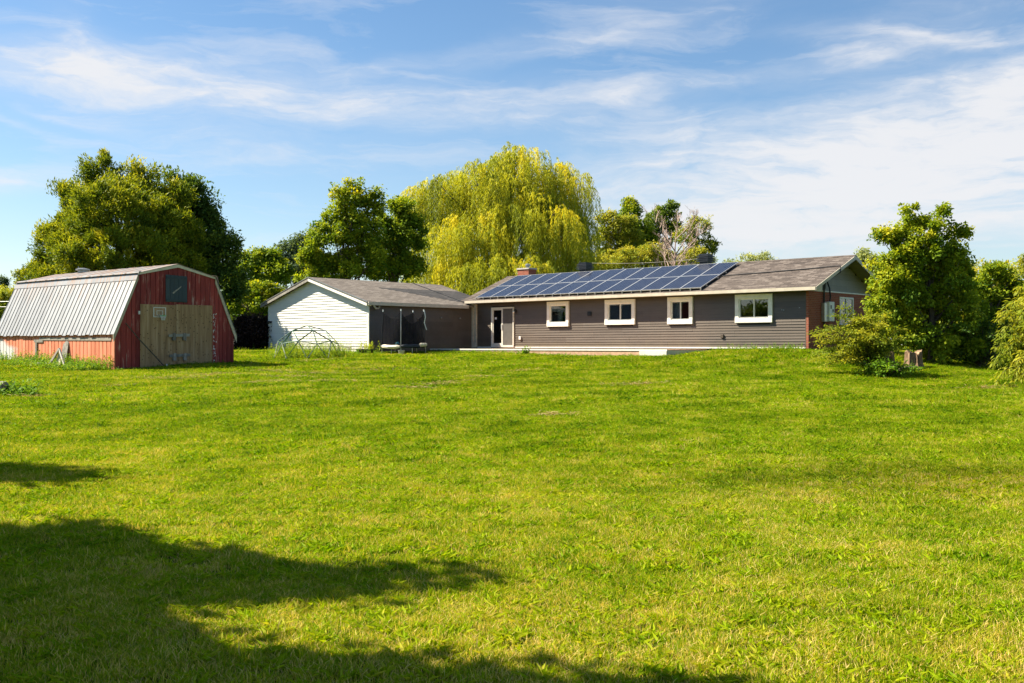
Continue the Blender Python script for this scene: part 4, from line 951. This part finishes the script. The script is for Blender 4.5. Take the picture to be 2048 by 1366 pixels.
# bare dead tree
dt = empty('dead_tree', gbase(1335, 77)); tag(dt, 'bare pinkish dead tree with fine twigs above the roof', 'tree')
dmb = MB(); tw = MB()
def grow(mb, p, d, ln, r, lev):
    n = 4; pts = [p]; q = p
    for i in range(n):
        d = (d+Vector((random.uniform(-.14, .14), random.uniform(-.14, .14), .05))).normalized(); q = q+d*ln/n; pts.append(q)
    (dmb if lev < 2 else tw).tube(pts, [r*(1-.16*i) for i in range(n+1)], 5 if lev < 2 else 3, False)
    if lev < 4:
        for k in range(11 if lev == 0 else 6):
            s_ = random.uniform(.3, 1.0); i = min(n-1, int(s_*n)); a = pts[i].lerp(pts[i+1], s_*n-i)
            nd = (d+Vector((random.gauss(0, .75), random.gauss(0, .75), random.uniform(-.05, .5)))).normalized()
            grow(mb, a, nd, ln*random.uniform(.26, .42), r*.45, lev+1)
for (ddx, lean, h_) in ((-.35, -.02, 7.2), (.25, .03, 8.4)): grow(dmb, Vector((ddx, 0, 0)), Vector((lean, 0, 1)), h_, .11, 0)
dmb.build('trunk', 'bark_dead', dt); tw.build('twigs', 'bark_dead', dt)

# distance fill
def mass(px, Y, lst, n, per, cr, leaf, mat, label, name='far_tree', group='trees in the distance', **kw):
    return tree(name, label, 'tree', gbase(px, Y), lob(Y, lst), n, per, cr, leaf, mat, r0=.25, nl=8, group=group, **kw)[0]
mass(520, 92, [(520, 520, 36, 22), (500, 545, 40, 34), (535, 555, 46, 40), (480, 575, 30, 40)], 260, 50, .6, (.26, .16), 'leaf_maple', 'rounded mid green tree between barn and garage roof', tb=.38)
mass(585, 98, [(575, 510, 24, 24), (600, 500, 28, 26), (625, 505, 20, 24), (570, 545, 36, 34), (610, 545, 44, 40)], 260, 50, .6, (.28, .15), 'leaf_bluegreen', 'hazy blue-green tree left of the maple', tb=.5)
mass(505, 70, [(500, 600, 50, 30), (535, 595, 34, 22), (480, 640, 50, 50), (520, 640, 40, 40)], 380, 55, .42, (.20, .13), 'leaf_dark', 'dark vine-covered tree behind the garage left corner', name='vine_tree', group='', tb=.4)
mass(528, 66, [(518, 578, 36, 13), (545, 588, 24, 12), (520, 606, 44, 22), (545, 615, 28, 24), (490, 615, 36, 30)], 210, 40, .30, (.18, .12), 'leaf_maple', 'sunlit yellow-green vine mass behind the garage left eave', name='vine', group='', tb=.40, topg=.35)
mass(503, 53, [(500, 675, 34, 40), (525, 680, 22, 36), (485, 690, 24, 26)], 330, 46, .32, (.13, .08), 'leaf_purple', 'dark purple leaved shrub left of the white garage', name='purple_shrub', group='', tb=.45)
mass(15, 90, [(5, 600, 32, 26), (-40, 590, 40, 30), (20, 630, 36, 30)], 200, 50, .5, (.24, .10), 'leaf_willow', 'yellow-green willow beyond the left end of the barn', tb=.5)
mass(45, 78, [(42, 552, 14, 10), (50, 575, 24, 20), (30, 600, 30, 24)], 110, 46, .42, (.2, .1), 'leaf_birch', 'small pale tree beside the barn roof left end', tb=.4)
mass(1, 150, [(2, 572, 7, 18), (12, 568, 5, 14)], 60, 30, .5, (.3, .1), 'leaf_bluegreen', 'distant dark spruce tops at the left edge', tb=.2, upb=.1)
mass(1500, 95, [(1465, 535, 22, 14), (1490, 525, 16, 14), (1520, 522, 24, 16), (1545, 530, 18, 12), (1500, 545, 60, 18)], 220, 44, .45, (.2, .08), 'leaf_pale', 'yellow-green tree tops just showing over the house ridge', tb=.65, upb=.8)
mass(1735, 58, [(1735, 520, 20, 18), (1750, 560, 28, 30), (1740, 600, 30, 40)], 200, 44, .38, (.17, .09), 'leaf_pale', 'pale grey-green poplar behind the house gable', name='poplar_tree', group='', tb=.6)
for i, (px, Y, top, lab) in enumerate(((1905, 62, 520, 'left bushy tree of the hedge behind the right maple'), (1985, 58, 522, 'middle bushy tree of the hedge behind the right maple'), (2070, 55, 510, 'tall bushy tree at the right end of the hedge'))):
    mass(px, Y, [(px-10, top+25, 30, 24), (px+25, top+30, 26, 24), (px, top+80, 60, 60), (px-20, top+150, 62, 60), (px+30, top+150, 60, 60)], 420, 46, .38, (.17, .085), 'leaf_birch', lab, name='hedge_tree', group='hedge behind the right maple', tb=.55, upb=.4)
mass(1790, 52, [(1775, 600, 40, 40), (1810, 640, 50, 50), (1760, 660, 44, 40), (1840, 600, 40, 50)], 260, 46, .36, (.17, .1), 'leaf_dark', 'dark bush between the brick wall and the right tree', name='dark_bush', group='', tb=.4)
mass(1978, 39, [(1962, 600, 34, 46), (1992, 570, 28, 40), (1985, 660, 44, 48), (2025, 620, 40, 60), (1945, 690, 34, 36)], 230, 90, .32, (.12, .07), 'leaf_maple', 'mid green bushy tree filling the gap before the right edge', name='bushy_tree', group='', tb=.42, flat=.65)
for i, px in enumerate((-140, -300, -480, -680)):
    mass(px, 84+i*3, [(px, 560, 80, 60), (px+50, 600, 70, 60), (px-40, 610, 80, 60)], 260, 50, .6, (.3, .17), 'leaf_dark', ('first', 'second', 'third', 'fourth')[i]+' tree counted leftward from the barn, outside the picture', tb=.5)
for i, px in enumerate((2200, 2380, 2600)):
    mass(px, 60+i*4, [(px, 540, 80, 70), (px+50, 600, 80, 70), (px-40, 620, 80, 60)], 260, 50, .6, (.3, .17), 'leaf_birch', ('first', 'second', 'third')[i]+' tree counted rightward from the edge tree, outside the picture', tb=.5)

# right maple with big leaves
tree('maple_tree', 'broad leafy green tree standing right of the house', 'tree', gbase(1862, 36.5),
     lob(36.5, [(1845, 470, 64, 36), (1825, 430, 26, 20), (1885, 430, 22, 18), (1920, 470, 24, 18), (1775, 480, 26, 20), (1835, 520, 78, 42), (1790, 560, 56, 40), (1890, 550, 66, 50), (1775, 610, 46, 46), (1840, 610, 72, 60), (1915, 620, 56, 66), (1860, 680, 80, 40), (1950, 670, 34, 44), (1815, 675, 46, 34, -.4), (1900, 700, 60, 30, -.3), (1935, 640, 44, 50, -.5)]),
     520, 110, .27, (.125, .082), 'leaf_maple', r0=.13, nl=46, rmin=.25, keep=.5, flat=.9, tb=.57, tv=.15, droop=.35, topg=.08)
# arching shrub in front of the brick wall
def arching(name, label, base, arcs, per, leaf, mat, tb=.5, droop=.2, bark='bark', spread=.05, cat='shrub'):
    e = empty(name, base); tag(e, label, cat); mb = MB(); Ps = []; Ds = []; T = []
    for (end, bow) in arcs:
        end = Vector(end); pts = []
        for i in range(9):
            s_ = i/8; p = Vector((end.x*s_**1.25, end.y*s_**1.25, end.z*(1-(1-s_)**1.7)))+Vector((0, 0, -bow*max(0, s_-.6)**2*4)); pts.append(p)
        mb.tube(pts, [.018*(1-.1*i) for i in range(9)], 4, False)
        side = [Vector((random.gauss(0, 1), random.gauss(0, 1), random.gauss(.1, .5))).normalized() for _ in range(per)]
        tb0 = random.gauss(tb, .14)
        for j in range(per):
            s_ = random.uniform(.22, 1.0)**.8; i = min(7, int(s_*8)); a = pts[i].lerp(pts[i+1], s_*8-i); tl = random.random()**1.5*spread*6*(1.15-s_*.6)
            dd = side[j]; p = a+dd*tl; Ps.append(p); Ds.append(dd+Vector((0, 0, -droop))+(pts[i+1]-pts[i]).normalized()*.6); T.append(tb0+.18*(s_-.5)+random.gauss(0, .1))
    n = len(Ps); Ps = np.array([tuple(p) for p in Ps]); Ds = np.array([tuple(d) for d in Ds]); N = rdir(n)*.6+np.array([0, 0, 1.0])
    ln = leaf[0]*RNG.uniform(.7, 1.25, n); link_mesh('foliage', leaf_mesh('foliage', Ps, Ds, N, ln, leaf[1]*ln/leaf[0], np.array(T), mat), e)
    mb.build('stems', bark, e); return e
b0 = Vector(gbase(1745, 31.8)); arcs = []
for k in range(78):
    a = random.uniform(0, 2*math.pi); rr = random.uniform(.25, 1.45); arcs.append(((rr*math.cos(a)*1.12-.28, rr*math.sin(a)*.9, random.uniform(.7, 2.15)*(1.15-.28*rr)), random.uniform(.1, .5)))
arcs += [((-1.75, .1, 1.25), .3), ((-1.5, -.2, 1.65), .3), ((-1.6, 0, .95), .3), ((-1.2, .2, 2.0), .2), ((-.9, .3, 2.25), .2), ((.5, .2, 2.1), .2)]
arching('arching_shrub', 'yellow-green arching shrub on the lawn in front of the brick wall', b0, arcs, 190, (.10, .044), 'leaf_shrub', .52)
b1 = Vector(gbase(1772, 31.0)); arcs = [((random.gauss(0, .5), random.gauss(0, .35), random.uniform(.25, .6)), .2) for k in range(44)]
arching('low_weeds', 'low dark leafy growth round the foot of the arching shrub', b1, arcs, 55, (.10, .05), 'leaf_weed', .25)
# drooping tree at the right edge
b2 = Vector(gbase(2085, 27.5)); arcs = []
for k in range(125):
    a = random.uniform(0, 2*math.pi); rr = random.uniform(.2, 1.25); arcs.append(((rr*math.cos(a), rr*math.sin(a), random.uniform(.6, 2.9)*(1.12-.2*rr)), random.uniform(.25, .9)))
arcs += [((-1.35, -.2, .75), .9), ((-1.3, .1, 1.2), .8), ((-1.2, 0, 1.7), .6), ((-.9, 0, 2.6), .6), ((-.6, .1, 3.1), .8), ((-.3, 0, 3.3), .9)]
arching('drooping_tree', 'yellow-green tree with long drooping leaves at the right edge', b2, arcs, 150, (.15, .034), 'leaf_shrub', .52, .75, cat='tree')
# undergrowth beneath the right trees
for i, (px, Y, lab) in enumerate(((1905, 38.5, 'shaded undergrowth below the right tree near the stump'), (1965, 36.0, 'tall tangled undergrowth between the right tree and the edge tree'))):
    bb = Vector(gbase(px, Y)); arcs = [((random.gauss(0, .75), random.gauss(0, .5), random.uniform(.4, 1.9)), .2) for k in range(60)]
    arching('undergrowth', lab, bb, arcs, 60, (.12, .06), 'leaf_dark', .4, cat='shrub')
# trees behind the picture's left edge: their shadow falls on the foreground
SG = ''
tree('shade_tree', 'spreading tree standing just outside the picture to the left, shading the lawn', 'tree', (-11.6, 8.6, 0),
     [(-10.8, 8.4, 6.0, 2.1, 1.7, .9), (-12.2, 9.6, 6.5, 1.6, 1.1, .8), (-8.85, 8.35, 6.3, 1.3, .65, .6), (-7.5, 8.1, 6.5, 1.0, .32, .45), (-8.9, 6.8, 5.5, 1.5, 1.1, .7), (-7.9, 6.9, 5.6, .9, .7, .5)],
     400, 52, .40, (.26, .17), 'leaf_maple', r0=.25, nl=24, rmin=.1, keep=.1)
tree('shade_tree', 'second spreading tree outside the picture, nearer the camera, shading the lawn', 'tree', (-9.0, 5.4, 0),
     [(-8.9, 5.5, 5.6, 1.8, .85, .7), (-6.6, 5.65, 5.6, 1.7, .50, .5), (-10.2, 5.9, 6.2, 1.5, .9, .7), (-5.0, 5.5, 5.4, .8, .25, .35)],
     230, 52, .34, (.26, .17), 'leaf_maple', r0=.2, nl=18, rmin=.1, keep=.1)
tree('shade_tree', 'third shading tree outside the picture, farther along the left side', 'tree', (-14.6, 14.0, 0),
     [(-13.6, 13.1, 7.4, 1.6, .7, .55), (-15.4, 13.6, 8.2, 1.5, .9, .9), (-14.9, 12.9, 6.4, 1.2, .8, .7)],
     190, 60, .40, (.26, .17), 'leaf_maple', r0=.2, nl=14, rmin=.1, keep=.1)
# tree line far left, outside the picture (mirrored in the house windows)
src_t = mass(-1900, 30, [(-1900, 560, 330, 230), (-1600, 600, 260, 220), (-2150, 610, 260, 220), (-1850, 420, 200, 160)], 520, 50, .6, (.34, .22), 'leaf_dark', 'nearest tree of the row far left of the lawn, outside the picture', tb=.55)
for k_, (dx_, dy_) in enumerate(((-2, -11), (-1, 10), (-4, 20), (1, -20))):
    c_ = src_t.copy(); C.objects.link(c_); c_.location = (src_t.location.x+dx_, src_t.location.y+dy_, src_t.location.z); c_.rotation_euler = (0, 0, k_*1.7+1)
    c_['label'] = ('second', 'third', 'fourth', 'fifth')[k_]+' tree of the row far left of the lawn, outside the picture'
    for chd in src_t.children:
        d_ = chd.copy(); C.objects.link(d_); d_.parent = c_

# ------------------------------------------------------------------ weeds, straw, lawn grass
def plants(name, label, pts, hmin, hmax, per, leaf, mat, tb, tv=.15, flower=0.0, kind='stuff', cat='weeds'):
    """upright leafy stalks; pts: (x,y,scale)"""
    Ps, Ds, T, Ls = [], [], [], []; cx = np.mean([p[0] for p in pts]); cy = np.mean([p[1] for p in pts]); cz = hz(cx, cy)
    for (x, y, s_) in pts:
        h_ = random.uniform(hmin, hmax)*s_; lx, ly = random.gauss(0, .12)*h_, random.gauss(0, .12)*h_; t0 = random.gauss(tb, tv); z0 = hz(x, y)
        fl = random.random() < flower
        for j in range(per):
            q = (j+random.random())/per; a = random.uniform(0, 6.283); top = fl and q > .8
            Ps.append((x+lx*q-cx+random.gauss(0, .02), y+ly*q-cy+random.gauss(0, .02), z0+h_*q-cz-.01)); Ds.append((math.cos(a), math.sin(a), random.uniform(.1, 1.1)))
            T.append(1.0 if top else min(.86, t0+random.gauss(0, .1))); Ls.append(leaf[0]*random.uniform(.6, 1.2)*(1.1-.5*q)*(.6 if top else 1))
        # stem sliver
        Ps.append((x-cx, y-cy, z0-cz-.02)); Ds.append((lx, ly, h_)); T.append(.3); Ls.append(h_)
    Ps, Ds, Ls = np.array(Ps), np.array(Ds), np.array(Ls); n = len(Ps)
    W = np.where(Ls > leaf[0]*1.3, .012, Ls*leaf[1]/leaf[0])
    me = leaf_mesh(name, Ps, Ds, rdir(n)*.5+np.array([0, 0, 1.0]), Ls, W, np.array(T), mat)
    o = bpy.data.objects.new(name, me); C.objects.link(o); o.location = (cx, cy, cz); tag(o, label, cat, kind=kind); return o
def barn_pts(n, x0, x1, d0, d1): 
    out = []
    for _ in range(n):
        q = random.random()**1.4; p = B2W(random.uniform(x0, x1), -(d0+(d1-d0)*q)); out.append((p.x, p.y, 1-.55*q))
    return out
plants('weeds', 'tall green weeds with yellow flowers along the orange barn wall', barn_pts(520, -5.6, .1, .05, 1.5)+barn_pts(70, -9, -5.6, .05, .5), .25, .62, 16, (.12, .045), 'leaf_weed', .42, flower=.06)
fpts = []
for _ in range(150):
    p = B2W(random.uniform(.06, .5), random.uniform(-.3, 4.9)); fpts.append((p.x, p.y, random.uniform(.35, .8)))
plants('weeds', 'short rough grass along the foot of the barn doors', fpts, .1, .3, 12, (.12, .03), 'leaf_weed', .25)
dp = []
for _ in range(520):
    a = random.uniform(0, 6.283); rr = 1.5*math.sqrt(random.random()); dp.append((DX+rr*1.15*math.cos(a)+.1, DY+rr*math.sin(a), random.uniform(.6, 1.1)*(1.15-.35*rr/1.5)))
plants('weeds', 'tall yellow-green weeds growing inside the climbing dome', dp, .35, 1.05, 18, (.11, .035), 'leaf_weed', .68, flower=.05)
wp = [(TX-2.2+random.gauss(0, .7), TY-.4+random.gauss(0, .5), random.uniform(.4, 1.0)) for _ in range(90)]
plants('weeds', 'weeds between the climbing dome and the planter tub', wp, .2, .6, 14, (.10, .035), 'leaf_weed', .5)
tp = [(px_+random.gauss(0, .20), py_+random.gauss(0, .2), 1) for _ in range(26)]
o = plants('bedding_plants', 'bright yellow-green plants filling the black tub', tp, .40, .62, 18, (.14, .07), 'leaf_weed', .84, .05, cat='plants')
dk = []
for _ in range(620):
    p = H2W(random.uniform(-18.5, -.2), 0); x = random.uniform(-18.2, -.1); yo = dy0-.15-random.random()**2*.35 if x < -4.3 else -.08-random.random()**1.5*.6
    p = H2W(x, yo); dk.append((p.x, p.y, random.uniform(.4, 1.0)*(1.6 if x > -4 else .85)))
plants('weeds', 'ragged green grass and weeds along the deck edge and house foot', dk, .10, .28, 14, (.10, .04), 'leaf_weed', .38)
q = H2W(-11.6, dy0-.55); plants('weeds', 'single dark green dock plant before the deck', [(q.x+random.gauss(0, .12), q.y+random.gauss(0, .1), 1) for _ in range(9)], .25, .5, 14, (.17, .08), 'leaf_weed', .25)
plants('weeds', 'leafy weeds beside the log at the left edge', [(sx_+.45+random.gauss(0, .35), sy_-.05+random.gauss(0, .3), random.uniform(.4, 1)) for _ in range(60)], .2, .62, 16, (.20, .06), 'leaf_weed', .3)
# shrub on garage left foot
plants('weeds', 'dark weeds at the left corner of the white garage', [(H2W(XL-.3+random.gauss(0, .4), -G+.2).x+random.gauss(0, .2), H2W(XL-.3, -G+.1).y+random.gauss(0, .3), 1) for _ in range(60)], .3, .9, 16, (.13, .06), 'leaf_dark', .4)

# dry cuttings
HAY = [(875, 772, .5), (960, 757, .55), (590, 757, .6), (545, 745, .5), (815, 779, .45), (620, 750, .9), (770, 741, .9), (905, 768, .4), (1035, 745, .6), (1265, 705, .8), (1180, 728, .8), (1105, 834, .35), (60, 797, .3), (350, 760, .9), (430, 752, .9), (1980, 779, .5), (1240, 773, .6), (700, 733, .8), (520, 768, .6), (660, 766, .6), (1075, 733, .6), (1290, 772, .5), (240, 775, .4), (610, 725, .8), (660, 722, .6)]
Ps, Ds, T = [], [], []
for (px, py, s_) in HAY:
    x, y = ground_hit(px, py)
    for _ in range(int(360*s_)):
        a = random.gauss(0, .75*s_); b = random.gauss(0, .34*s_); xx, yy = x+a, y+b+.2*math.sin(a*3); Ps.append((xx, yy, hz(xx, yy)+.03+random.random()*.06)); aa = random.uniform(0, 6.283); Ds.append((math.cos(aa), math.sin(aa), random.uniform(-.2, .35))); T.append(random.gauss(.25, .2))
me = leaf_mesh('dry_cuttings', np.array(Ps), np.array(Ds), rdir(len(Ps))*.4+np.array([0, 0, 1.0]), .20, .014, np.array(T), 'leaf_dry'); o = bpy.data.objects.new('dry_cuttings', me); C.objects.link(o); tag(o, 'scattered brown dry grass cuttings on the lawn', 'cuttings', kind='stuff')

# lawn grass: instanced tufts
def in_rect(x, y, O_, ex, ey, x0, x1, y0, y1):
    dx, dy = x-O_.x, y-O_.y; u = dx*ex.x+dy*ex.y; v = dx*ey.x+dy*ey.y
    return (u > x0) & (u < x1) & (v > y0) & (v < y1)
m, t = new_mat('grass_blade')
tint = t.new('ShaderNodeAttribute', attribute_name='tint').outputs['Fac']; pos = t.new('ShaderNodeNewGeometry').outputs['Position']
big = t.noise(pos, .22, 4, .6); med = t.noise(t.mapv(pos, (1.0, .6, 1), rot=(0, 0, .4)), 1.1, 5, .65); orr = t.new('ShaderNodeObjectInfo').outputs['Random']
ypos = t.new('ShaderNodeSeparateXYZ', {0: pos}).outputs[1]
dryf = t.m('ADD', t.m('MULTIPLY', tint, .56), t.m('ADD', t.m('MULTIPLY', med, .62), t.m('MULTIPLY', orr, .16)))
nearf = t.m('MULTIPLY', t.m('SUBTRACT', 13.0, ypos), .013); dryf = t.m('ADD', dryf, t.m('MAXIMUM', nearf, -.055)); band = t.noise(t.mapv(pos, (.09, .55, 1), rot=(0, 0, -.12)), 1.0, 3, .55); dryf = t.m('ADD', dryf, t.m('MULTIPLY_ADD', band, .34, -.18)); sv = t.new('ShaderNodeSeparateXYZ', {0: pos}); stripe = t.m('SINE', t.m('ADD', t.m('MULTIPLY_ADD', sv.outputs[0], -1.35, t.m('MULTIPLY', sv.outputs[1], 2.6)), t.m('MULTIPLY', big, 9.0))); dryf = t.m('ADD', dryf, t.m('MULTIPLY', stripe, t.m('MULTIPLY', t.m('MULTIPLY', t.m('SUBTRACT', ypos, 11.0), .08, clamp=True), .038)))
c = t.ramp(dryf, [(0.29, (0.026, 0.072, 0.002)), (0.48, (0.142, 0.252, 0.003)), (0.67, (0.272, 0.342, 0.004)), (0.83, (0.42, 0.36, 0.040)), (0.95, (0.70, 0.53, 0.20))])
c = t.mix(t.m('MULTIPLY', t.m('SUBTRACT', big, .45, clamp=True), 1.6, clamp=True), c, t.mix(1.0, c, (1.25, 1.05, .9), 'MULTIPLY'))
px2 = t.m('DIVIDE', t.m('SUBTRACT', sv.outputs[0], 5.2), 3.6); py2 = t.m('DIVIDE', t.m('SUBTRACT', sv.outputs[1], 11.6), 1.15)
pf = t.m('EXPONENT', t.m('MULTIPLY', t.m('ADD', t.m('MULTIPLY_ADD', px2, px2, t.m('MULTIPLY', py2, py2)), t.m('MULTIPLY_ADD', med, 1.6, -.8)), -1.0), clamp=True)
c = t.mix(t.m('MULTIPLY', pf, .5), c, t.mix(1.0, c, (.62, .46, 1.2), 'MULTIPLY'))          # a patch of coarser olive-brown grass
d = t.new('ShaderNodeBsdfPrincipled', {'Base Color': c, 'Roughness': .55}); d.inputs['Specular IOR Level'].default_value = .04
tr_ = t.new('ShaderNodeBsdfTranslucent', {'Color': t.mix(1.0, c, (1.45, 1.40, .4), 'MULTIPLY')})
mx = t.new('ShaderNodeMixShader', {0: .36, 1: d.outputs[0], 2: tr_.outputs[0]}); t.new('ShaderNodeOutputMaterial', {'Surface': mx.outputs[0]})
def tuft_mesh(name, nb_, rad_, hmin, hmax, wd_, lean, tmean, broad=False):
    V, F_, T = [], [], []
    for _ in range(nb_):
        a = random.uniform(0, 6.283); r_ = rad_*math.sqrt(random.random()); x, y = r_*math.cos(a), r_*math.sin(a); h_ = random.uniform(hmin, hmax); b = random.uniform(0, 6.283)
        le = lean*random.random()*h_; ex, ey = math.cos(b)*le, math.sin(b)*le; c_ = random.uniform(0, 6.283); wx, wy = math.cos(c_)*wd_/2, math.sin(c_)*wd_/2; i = len(V); tt = min(1, max(0, random.gauss(tmean, .09 if broad else .33)))
        if broad: V += [(x, y, 0), (x+ex*.5+wx*2, y+ey*.5+wy*2, h_*.7), (x+ex, y+ey, h_), (x+ex*.5-wx*2, y+ey*.5-wy*2, h_*.7)]; F_.append((i, i+1, i+2, i+3)); T += [tt]*4
        else: V += [(x-wx, y-wy, -.01), (x+wx, y+wy, -.01), (x+ex*.45+wx*.8, y+ey*.45+wy*.8, h_*.62), (x+ex*.45-wx*.8, y+ey*.45-wy*.8, h_*.62), (x+ex*1.2, y+ey*1.2, h_)]; F_ += [(i, i+1, i+2, i+3), (i+3, i+2, i+4)]; T += [tt]*5
    me = bpy.data.meshes.new(name); me.from_pydata(V, [], F_); at_ = me.attributes.new('tint', 'FLOAT', 'POINT'); at_.data.foreach_set('value', T); me.materials.append(MATS['grass_blade']); me.update(); return me
tcol = bpy.data.collections.new('tuft_sources')
for args in (('t0', 105, .14, .02, .058, .0050, 1.1, .40), ('t1', 105, .14, .018, .050, .0050, 1.6, .52), ('t2', 95, .15, .025, .066, .0052, 1.0, .33), ('t3', 90, .13, .018, .048, .0048, 1.9, .80), ('t4', 34, .07, .05, .11, .007, .9, .28)):
    tcol.objects.link(bpy.data.objects.new('grass_tuft', tuft_mesh(*args)))
tcol.objects.link(bpy.data.objects.new('broad_weed', tuft_mesh('t5', 16, .07, .02, .055, .013, 2.2, .22, True)))
pts = []; 
for (ya, yb, dens, sc) in ((2.5, 7, 190, .8), (7, 13, 150, .9), (13, 22, 90, 1.1), (22, 36, 46, 1.5), (36, 62, 24, 2.1)):
    n = int(dens*(.55*(yb**2-ya**2)+10*(yb-ya)))
    y = np.sqrt(RNG.random(n)*(yb**2-ya**2)+ya**2); x = (RNG.random(n)*2-1)*(.55*y+5)
    s_ = sc*RNG.uniform(.75, 1.3, n); pts.append(np.stack([x, y, s_], 1))
A = np.concatenate(pts); x, y = A[:, 0], A[:, 1]
ok = ~(in_rect(x, y, HO, hx, hy, XL-.05, .12, -G-.05, 9) & (in_rect(x, y, HO, hx, hy, XL-.05, -UG+.1, -G-.05, 9) | in_rect(x, y, HO, hx, hy, -UG, -4.4, dy0-.05, 9) | in_rect(x, y, HO, hx, hy, -5, .12, -.03, 9)))
ok &= ~in_rect(x, y, BO, bxv, byv, -BL_, .03, .0, BW)
A = A[ok]; x, y = A[:, 0], A[:, 1]; n = len(A)
me = bpy.data.meshes.new('lawn_grass'); me.vertices.add(n); me.vertices.foreach_set('co', np.stack([x, y, hz_np(x, y)-.004], 1).astype(np.float32).ravel())
a1 = me.attributes.new('scl', 'FLOAT', 'POINT'); a1.data.foreach_set('value', A[:, 2].astype(np.float32))
a2 = me.attributes.new('rot', 'FLOAT', 'POINT'); a2.data.foreach_set('value', (RNG.random(n)*6.283).astype(np.float32))
idx = RNG.choice(6, n, p=[.27, .25, .22, .17, .06, .03]).astype(np.int32)
a3 = me.attributes.new('idx', 'INT', 'POINT'); a3.data.foreach_set('value', idx)
lawn = bpy.data.objects.new('lawn_grass', me); C.objects.link(lawn); tag(lawn, 'short green and straw coloured blades of mown lawn grass', 'grass', kind='stuff')
ng = bpy.data.node_groups.new('grass', 'GeometryNodeTree'); ng.interface.new_socket('Geometry', in_out='INPUT', socket_type='NodeSocketGeometry'); ng.interface.new_socket('Geometry', in_out='OUTPUT', socket_type='NodeSocketGeometry')
gi_ = ng.nodes.new('NodeGroupInput'); go_ = ng.nodes.new('NodeGroupOutput'); ip = ng.nodes.new('GeometryNodeInstanceOnPoints'); ci = ng.nodes.new('GeometryNodeCollectionInfo')
ci.inputs['Collection'].default_value = tcol; ci.inputs['Separate Children'].default_value = True; ci.inputs['Reset Children'].default_value = True
def na(nm, ty):
    k = ng.nodes.new('GeometryNodeInputNamedAttribute'); k.data_type = ty; k.inputs['Name'].default_value = nm; return k.outputs['Attribute']
cx_ = ng.nodes.new('ShaderNodeCombineXYZ'); ng.links.new(na('rot', 'FLOAT'), cx_.inputs[2])
ng.links.new(gi_.outputs[0], ip.inputs['Points']); ng.links.new(ci.outputs[0], ip.inputs['Instance']); ip.inputs['Pick Instance'].default_value = True
ng.links.new(na('idx', 'INT'), ip.inputs['Instance Index']); ng.links.new(cx_.outputs[0], ip.inputs['Rotation']); ng.links.new(na('scl', 'FLOAT'), ip.inputs['Scale']); ng.links.new(ip.outputs[0], go_.inputs[0])
lawn.modifiers.new('grass', 'NODES').node_group = ng

# ------------------------------------------------------------------ overhead wires
def wire(label, a, b, sag, r, mat='white_plastic', name='overhead_wire'):
    a, b = Vector(a), Vector(b); mb = MB().tube([a.lerp(b, s_)-Vector((0, 0, sag*4*s_*(1-s_))) for s_ in np.linspace(0, 1, 13)], r, 5)
    o = mb.build(name, mat); tag(o, label, 'wire', 'overhead wires'); return o
wire('thin pale wire strung above the house ridge between the roof vents', at(1180, 526, 60), at(1402, 517, 56), .12, .011, 'weathered_wood')
wire('thin wire running from the garage roof to the dark trees', at(548, 575, 58), at(700, 574, 60), .1, .02, 'grey_metal')
wire('upper thin wire left of the barn roof', at(-200, 598, 70), at(60, 602, 66), .1, .02, 'grey_metal')
wire('lower thin wire left of the barn roof', at(-200, 607, 70), at(60, 613, 66), .1, .02, 'grey_metal')
